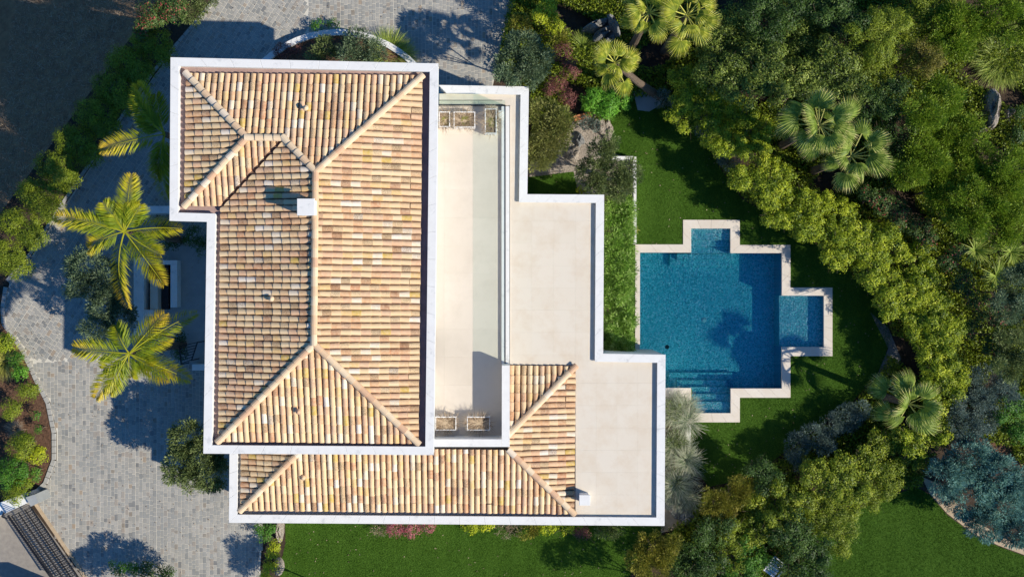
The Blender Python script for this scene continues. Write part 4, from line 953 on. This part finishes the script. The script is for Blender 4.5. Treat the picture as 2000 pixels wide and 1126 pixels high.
# yuccas
def yucca(px, py, rp, label):
    h = 1.6; c = P(px, py, h); t = thing('yucca', label, 'plant', (c.x, c.y, 0), 'yuccas in the eastern wood'); mb = MB(); mb.tube([(c.x, c.y, 0), (c.x, c.y, h)], [.08, .05], 8); mb.build('trunk', M['bark'], t)
    V, q = strands((c.x, c.y, h), 110, .1, .1, 1, rp*S(h)*1.25, .045, (.2, .8), .5, .35, 3, .3); quad_mesh('leaf_rosette', V, LM['grassy'], q, 4, t)
yucca(1905, 488, 30, 'spiky yucca rosette, left one right of the photinias'); yucca(1945, 540, 32, 'spiky yucca rosette, lower one right of the photinias'); yucca(1975, 492, 24, 'small spiky yucca rosette near the right edge')

# fan palms ---------------------------------------------------------
def fan_blade(kmat, rad, pet):
    mb = MB(); n = 36
    # petiole along +x, then fan; droop with distance; z arch
    def zc(x): return .10*x-.16*x*x/rad
    mb.bar((0, 0, 0), (pet, 0, zc(pet)), .035, .02, .85)
    for i in range(n):
        a = math.radians(-112+224*i/(n-1)); L = rad*(.78+.22*math.cos(a*.8))*random.uniform(.92, 1.06)*.8
        ux, uy = math.cos(a), math.sin(a); wv_ = .042*rad; nx, ny = -uy, ux; cup = .10*abs(math.sin(a))
        def pt(t, s, dz=0): 
            x = pet+ux*L*t+nx*s; y = uy*L*t+ny*s
            return (x, y, zc(x)-.34*t*t*L*(.6+abs(math.sin(a)))+cup*t*.3+dz)
        tw = .012*(1 if i % 2 else -1)
        tn = .2+.55*random.random(); wv_ = .030*rad
        mb.add([pt(0, 0), pt(.45, -wv_, tw), pt(.45, wv_, -tw)], [(0, 1, 2)], tn*.7)
        mb.add([pt(.45, -wv_, tw), pt(.8, -wv_*.55, tw), pt(.8, wv_*.55, -tw), pt(.45, wv_, -tw)], [(0, 1, 2, 3)], tn)
        mb.add([pt(.8, -wv_*.55, tw), pt(1.06, 0, -.05*L), pt(.8, wv_*.55, -tw)], [(0, 1, 2)], min(1, tn+.3))
    return mb.mesh('frond', LM[kmat])
def fan_palm(px, py, rp, h, label, base=None, kmat='palmfan', n=17, skipaz=None):
    c = P(px, py, h); bx, by = (P(*base).x, P(*base).y) if base else (c.x, c.y)
    t = thing('fan_palm', label, 'palm tree', (bx, by, 0)); R_ = rp*S(h)
    mb = MB(); m1 = Vector((bx*.5+c.x*.5, by*.5+c.y*.5, h*.45)); mb.tube([(bx, by, -.05), m1, (c.x, c.y, h)], [.19, .15, .12], 10); mb.build('trunk', M['bark'], t)
    ms = [fan_blade(kmat, R_*random.uniform(.44, .54), R_*random.uniform(.30, .74)) for k in range(6)]
    for i in range(n):
        az = i*2.39996+random.uniform(-.2, .2); k = i/n; pitch = math.radians(62-78*k)+random.uniform(-.22, .22)
        o = link('frond', ms[i % 6], None); o.parent = t
        if i < 5: pitch = math.radians(random.uniform(48, 74))
        o.matrix_basis = Matrix.Translation(Vector((c.x-bx, c.y-by, h))) @ Matrix.Rotation(az, 4, 'Z') @ Matrix.Rotation(-pitch, 4, 'Y') @ Matrix.Rotation(random.uniform(-.8, .8), 4, 'X') @ Matrix.Scale(random.uniform(.85, 1.08), 4)
fan_palm(1200, 122, 62, 5.0, 'bright fan palm with leaning trunk above the rounded green shrub', (1290, 190))
fan_palm(1268, 25, 62, 5.6, 'fan palm at the top edge, left of the touching pair')
fan_palm(1342, 30, 66, 5.6, 'fan palm at the top edge, right of the touching pair')
fan_palm(1600, 245, 82, 5.5, 'large fan palm in the wood, upper left of the double palm', kmat='palmfan2', n=20)
fan_palm(1662, 305, 68, 5.0, 'large fan palm in the wood, lower right of the double palm', kmat='palmfan2', n=16)
fan_palm(1775, 788, 80, 3.0, 'fan palm inside the arc hedge, south-east of the pool', kmat='palmfan2', n=13)

# feather palms -----------------------------------------------------
def feather(L, droop, gold, rise=.35):
    mb = MB(); n = 50; pts = []
    def ctr(t): return Vector((L*t*(1-.10*t*t), 0, rise*L*t*.55-droop*L*t*t*.55))
    ts = [i/12 for i in range(13)]; mb.tube([ctr(t) for t in ts], [.028*(1-.85*t) for t in ts], 5, .55)
    for i in range(n):
        t = .13+.87*i/(n-1); p = ctr(t); ll = .60*math.sin(math.pi*min(1, .18+.78*t))**.7*random.uniform(.85, 1.1)
        tn = min(1, max(0, gold*(t**1.3)*1.05+random.uniform(.05, .35)))
        for s in (-1, 1):
            for dbl in range(1+(i % 2)):
                fw = random.uniform(.55, .95); dz = random.uniform(-.10, .35) if dbl else random.uniform(-.35, .1)
                d = Vector((fw, s*1.0, dz)).normalized(); q = p+d*ll*.55; e = p+d*ll+Vector((.04, 0, -.12*ll)); wv_ = Vector((.014, -s*.006, .008))
                mb.add([p, q-wv_, e, q+wv_], [(0, 1, 2, 3)], tn)
    return mb.mesh('frond', LM['palm'])
def feather_palm(px, py, h, tips, label, base=None):
    c = P(px, py, h); t = thing('feather_palm', label, 'palm tree', (c.x, c.y, 0))
    mb = MB(); mb.tube([(c.x, c.y, -.05), (c.x+.04, c.y, h*.5), (c.x, c.y, h)], [.17, .13, .11], 10); mb.build('trunk', M['bark'], t)
    for (tx, ty, gold, droop) in tips:
        tp = P(tx, ty, h-.3); d = Vector((tp.x-c.x, tp.y-c.y)); L = d.length*1.08; me = feather(L, droop, gold)
        o = link('frond', me, None); o.parent = t; o.matrix_basis = Matrix.Translation(Vector((0, 0, h))) @ Matrix.Rotation(math.atan2(d.y, d.x), 4, 'Z') @ Matrix.Rotation(random.uniform(-.35, .35), 4, 'X')
feather_palm(243, 452, 6.4, [(262,338,.7,.7),(95,415,1.0,.75),(150,425,.5,.5),(165,480,.9,.9),(222,600,1.1,.95),(325,552,.75,.8),(318,500,.5,.5),(350,438,.7,.9),(205,395,.4,.5),(280,400,.4,.5),(245,400,.6,.4),(228,420,.3,.2)], 'tall yellow-tipped feather palm beside the drive, upper one')
feather_palm(252, 690, 6.0, [(132,678,.9,.8),(178,785,1.0,.9),(215,770,.5,.6),(370,735,.6,.9),(330,740,.8,.8),(375,605,.3,.8),(325,612,.95,.6),(335,655,.7,.6),(225,635,.3,.8),(300,715,.5,.4),(260,735,.5,.5),(205,720,.4,.5)], 'tall yellow-tipped feather palm beside the drive, lower one')
feather_palm(322, 262, 5.3, [(190,292,1.0,.6),(248,182,.6,.8),(262,205,.3,.8),(262,150,.4,.9),(300,350,.2,.8),(310,390,.2,.9),(275,225,.1,.8),(300,180,.1,.9),(318,340,.1,.6)], 'feather palm half hidden by the villa roof, one frond sunlit')

# ------------------------------------------------------------------ rocks, edging, chair
def boulder(px, py, rx, ry, h, ang, m, label, name='boulder', group=None, amp=.22):
    c = P(px, py, h*.6); mb = MB(); nu, nv = 22, 11; vs = []; sx, sy = rx*S(), ry*S(); ph = [random.uniform(0, 6) for _ in range(6)]
    for j in range(nv+1):
        v = math.pi*.5*j/nv
        for i in range(nu):
            u = 2*math.pi*i/nu; k = 1+amp*(math.sin(2*u+ph[0])*.4+math.sin(3*u+ph[1]+v*2)*.5+math.sin(5*u+ph[2])*.25)+random.uniform(-.06, .06)
            x, y = math.cos(u)*math.cos(v)**.6*sx*k, math.sin(u)*math.cos(v)**.6*sy*k; vs.append((c.x+x*math.cos(ang)-y*math.sin(ang), c.y+x*math.sin(ang)+y*math.cos(ang), h*math.sin(v)*(.9+.12*math.sin(u*2+ph[3])+.10*math.sin(7*v+ph[4]+u)+random.uniform(-.05, .05)) ))
    fs = [(j*nu+i, j*nu+(i+1) % nu, (j+1)*nu+(i+1) % nu, (j+1)*nu+i) for j in range(nv) for i in range(nu)]
    mb.add(vs, fs); o = mb.build(name, m); tag(o, label, 'rock', group); return o
g_ = 'dark boulders below the top fan palms'
boulder(1165, 48, 26, 9, 1.2, .35, M['rock'], 'dark slab boulder, upper left of the shaded heap', group=g_); boulder(1178, 64, 24, 10, 1.0, .5, M['rock'], 'dark slab boulder, middle of the shaded heap', group=g_)
boulder(1198, 48, 9, 24, 1.4, .45, M['rock'], 'dark upright boulder at the right of the shaded heap', group=g_); boulder(1190, 76, 18, 10, .8, .6, M['rock'], 'dark boulder at the bottom of the shaded heap', group=g_)
boulder(1940, 210, 17, 42, .9, -.12, M['palerock'], 'tall pale weathered rock in the wood at the right'); boulder(1971, 222, 9, 16, .7, -.2, M['palerock'], 'small pale rock right of the tall one'); boulder(1925, 250, 13, 8, .6, .6, M['palerock'], 'pale rock point at the foot of the tall one')
boulder(1172, 245, 14, 17, .35, .2, M['palerock'], 'flat pinkish stone at the top of the rock garden'); boulder(1187, 252, 10, 20, .3, -.1, M['palerock'], 'flat tan stone at the lawn edge of the rock garden'); boulder(1120, 300, 16, 12, .3, .5, M['palerock'], 'pale rubble stone between the two olives', amp=.4)
boulder(1133, 272, 9, 12, .3, .1, M['rock'], 'grey stone in the middle of the rock garden', amp=.4); boulder(1202, 352, 8, 6, 1.2, 0, M['palerock'], 'small pinkish stone showing through the loose olive'); boulder(1055, 330, 22, 10, .25, .4, M['palerock'], 'pale flat stone under the yellow-green olive')
boulder(1318, 985, 18, 28, .35, .4, M['palerock'], 'pinkish rubble below the weeping grasses', amp=.35); boulder(1345, 1010, 20, 12, .4, .5, M['rock'], 'grey rock beside the conifer top', amp=.3)
boulder(545, 1035, 7, 26, .5, 0, M['palerock'], 'tan sandstone edging piece touching the villa', amp=.1); boulder(543, 1108, 9, 18, .5, 0, M['palerock'], 'tan rounded sandstone edging at the bottom of the lawn', amp=.1)
br = thing('brick_edging', 'short row of orange bricks above the rock garden', 'edging', P(1138, 227))
for k in range(5):
    a = P(1121+k*6.8, 231-k*1.9, .3); u = Vector((math.cos(.27), math.sin(.27))); v = Vector((-u.y, u.x)); q = [a.to_2d()+u*x+v*y for x, y in ((0, -.11), (.145, -.11), (.145, .11), (0, .11))]
    mb = MB(); mb.cbox(q, 0, .3, .01); mb.build('brick', M['brick'], br)
q = W([(1237,180),(1262,165),(1285,178),(1290,205),(1268,218),(1245,215)]); mb = MB(); mb.prism(ccw(q), 0, .06); o = mb.build('flagstone', M['concrete']); tag(o, 'grey flagstone in shade at the foot of the leaning palm', 'paving')
# lounge chair at the bottom
cp = P(1508, 1098, 1.0); ch = thing('garden_chair', 'white slatted garden chair half hidden among shrubs at the bottom', 'chair', (cp.x, cp.y, 0)); ru = Matrix.Rotation(math.radians(52), 4, 'Z')
def chb(name, x0, y0, z0, x1, y1, z1, m):
    mb = MB(); mb.box(x0, y0, z0, x1, y1, z1); o = mb.build(name, m, None); o.parent = ch; o.matrix_basis = ru
for k in range(5): chb('slat', -.45+k*.14, -.28, 1.38, -.34+k*.14, .28, 1.42, M['fabric'])
for k in range(3): chb('back_slat', .30, -.28, 1.45+k*.13, .34, .28, 1.55+k*.13, M['fabric'])
for sx in (-.45, .28):
    for sy in (-.28, .22): chb('leg', sx, sy, 0, sx+.05, sy+.05, 1.38, M['metal'])
for sy in (-.34, .29): chb('armrest', -.45, sy, 1.6, .3, sy+.05, 1.64, M['fabric'])

# ------------------------------------------------------------------ grass, ground cover, litter
def scatter(polys, n_per_m2, excl=()):
    out = []
    for poly in polys:
        xs = [p.x for p in poly]; ys = [p.y for p in poly]; A = (max(xs)-min(xs))*(max(ys)-min(ys)); n = int(A*n_per_m2)
        X = rng.uniform(min(xs), max(xs), n); Y = rng.uniform(min(ys), max(ys), n); k = inside(poly, X, Y)
        for e in excl: k &= ~inside(e, X, Y)
        k &= (np.abs(X) < 24) & (np.abs(Y) < 14)
        out.append(np.stack([X[k], Y[k]], 1))
    return np.concatenate(out)
xy = scatter([LAWN_E, LAWN_S, LAWN_R], 1700, [po, HOUSE_G])
n = len(xy); az = rng.uniform(0, 2*np.pi, n); h = rng.uniform(.02, .05, n); ln = rng.uniform(.01, .05, n); wv2 = .009
p = np.stack([xy[:, 0], xy[:, 1], np.full(n, .004)], 1); sd2 = np.stack([-np.sin(az)*wv2, np.cos(az)*wv2, np.zeros(n)], 1); tip = p+np.stack([np.cos(az)*ln, np.sin(az)*ln, h], 1)
pat = .5+.10*np.sign(np.sin(xy[:, 0]*5.5))+.30*np.sin(xy[:, 0]*.9+np.sin(xy[:, 1]*1.3)*1.2)*np.sin(xy[:, 1]*1.1+.5)
tag(stuff(quad_mesh('grass', np.stack([p-sd2, p+sd2, tip], 1), LM['blade'], pat+rng.normal(0, .22, n), 3)), 'short green lawn grass round the pool and villa', 'grass')
xy = scatter([LAWN_E, LAWN_S, DRIVE], 2.2, [po, HOUSE_G]); n = len(xy); az = rng.uniform(0, 6.28, n); ax_ = np.stack([np.cos(az), np.sin(az), np.zeros(n)], 1)*.035; ay_ = np.stack([-np.sin(az), np.cos(az), np.full(n, .3)], 1)*.018
p = np.stack([xy[:, 0], xy[:, 1], np.full(n, .045)], 1)
tag(stuff(quad_mesh('fallen_leaves', np.stack([p-ax_, p-ay_, p+ax_, p+ay_], 1), LM['dry'], rng.uniform(0, .8, n), 4)), 'small dry leaves fallen on lawn and setts', 'leaves')
# undergrowth
UND = W([(1000,-30),(2030,-30),(2030,930),(1900,840),(1830,850),(1790,945),(1640,1000),(1560,1060),(1560,1160),(1330,1160),(1240,1160),(1250,1090),(1300,1040),(1380,955),(1480,925),(1560,860),(1660,790),(1720,720),(1740,660),(1725,600),(1640,510),(1540,440),(1450,390),(1400,320),(1350,230),(1290,185),(1215,195),(1180,235),(1120,230),(1040,300),(1036,170),(965,170),(985,60)])
xy = scatter([UND], 1000); n = len(xy); e = norm(rng.normal(0, 1, (n, 3))*np.array([1, 1, .5])+np.array([0, 0, .3])); s = rng.uniform(.06, .16, n)[:, None]
sel = np.sin(xy[:, 0]*1.7+np.sin(xy[:, 1]*2.1))+np.sin(xy[:, 1]*1.9+xy[:, 0]*.6) > -1.0; xy = xy[sel]; e = e[sel]; s = s[sel]; n = len(xy)
p = np.stack([xy[:, 0], xy[:, 1], rng.uniform(.02, .6, n)], 1); sd3 = norm(np.cross(e, rng.normal(0, 1, (n, 3))))*s*.25
tag(stuff(quad_mesh('undergrowth', np.stack([p, p+e*s*.5+sd3, p+e*s, p+e*s*.5-sd3], 1), LM['olivey'], rng.uniform(0, .8, n), 4)), 'dark low undergrowth beneath the eastern trees', 'undergrowth')
xy = scatter([FIELD], 130); n = len(xy); az = rng.uniform(0, 6.28, n); ln = rng.uniform(.05, .35, n)[:, None]; d = np.stack([np.cos(az), np.sin(az), rng.uniform(0, .3, n)], 1)
p = np.stack([xy[:, 0], xy[:, 1], zfield(xy[:, 0], xy[:, 1])+.02], 1); sd4 = np.stack([-np.sin(az), np.cos(az), np.zeros(n)], 1)*.008
tag(stuff(quad_mesh('dry_stalks', np.stack([p-sd4, p+sd4, p+d*ln], 1), LM['dry'], rng.uniform(0, .9, n), 3)), 'dry cut stalks strewn over the shaded field', 'grass')
bed = W([(0,640),(20,655),(42,686),(66,741),(89,786),(101,845),(101,897),(84,940),(52,960),(-40,975),(-40,640)])
xy = scatter([bed], 260); n = len(xy); az = rng.uniform(0, 6.28, n); ln = rng.uniform(.03, .1, n)[:, None]; d = np.stack([np.cos(az), np.sin(az), rng.uniform(0, .3, n)], 1)
p = np.stack([xy[:, 0], xy[:, 1], np.full(n, .015)], 1); sd4 = np.stack([-np.sin(az), np.cos(az), np.zeros(n)], 1)*.012
tag(stuff(quad_mesh('bark_chips', np.stack([p-sd4, p+sd4, p+d*ln+sd4, p+d*ln-sd4], 1), M['mulch'], rng.uniform(0, .9, n), 4)), 'brown bark chips in the west shrub bed', 'mulch')
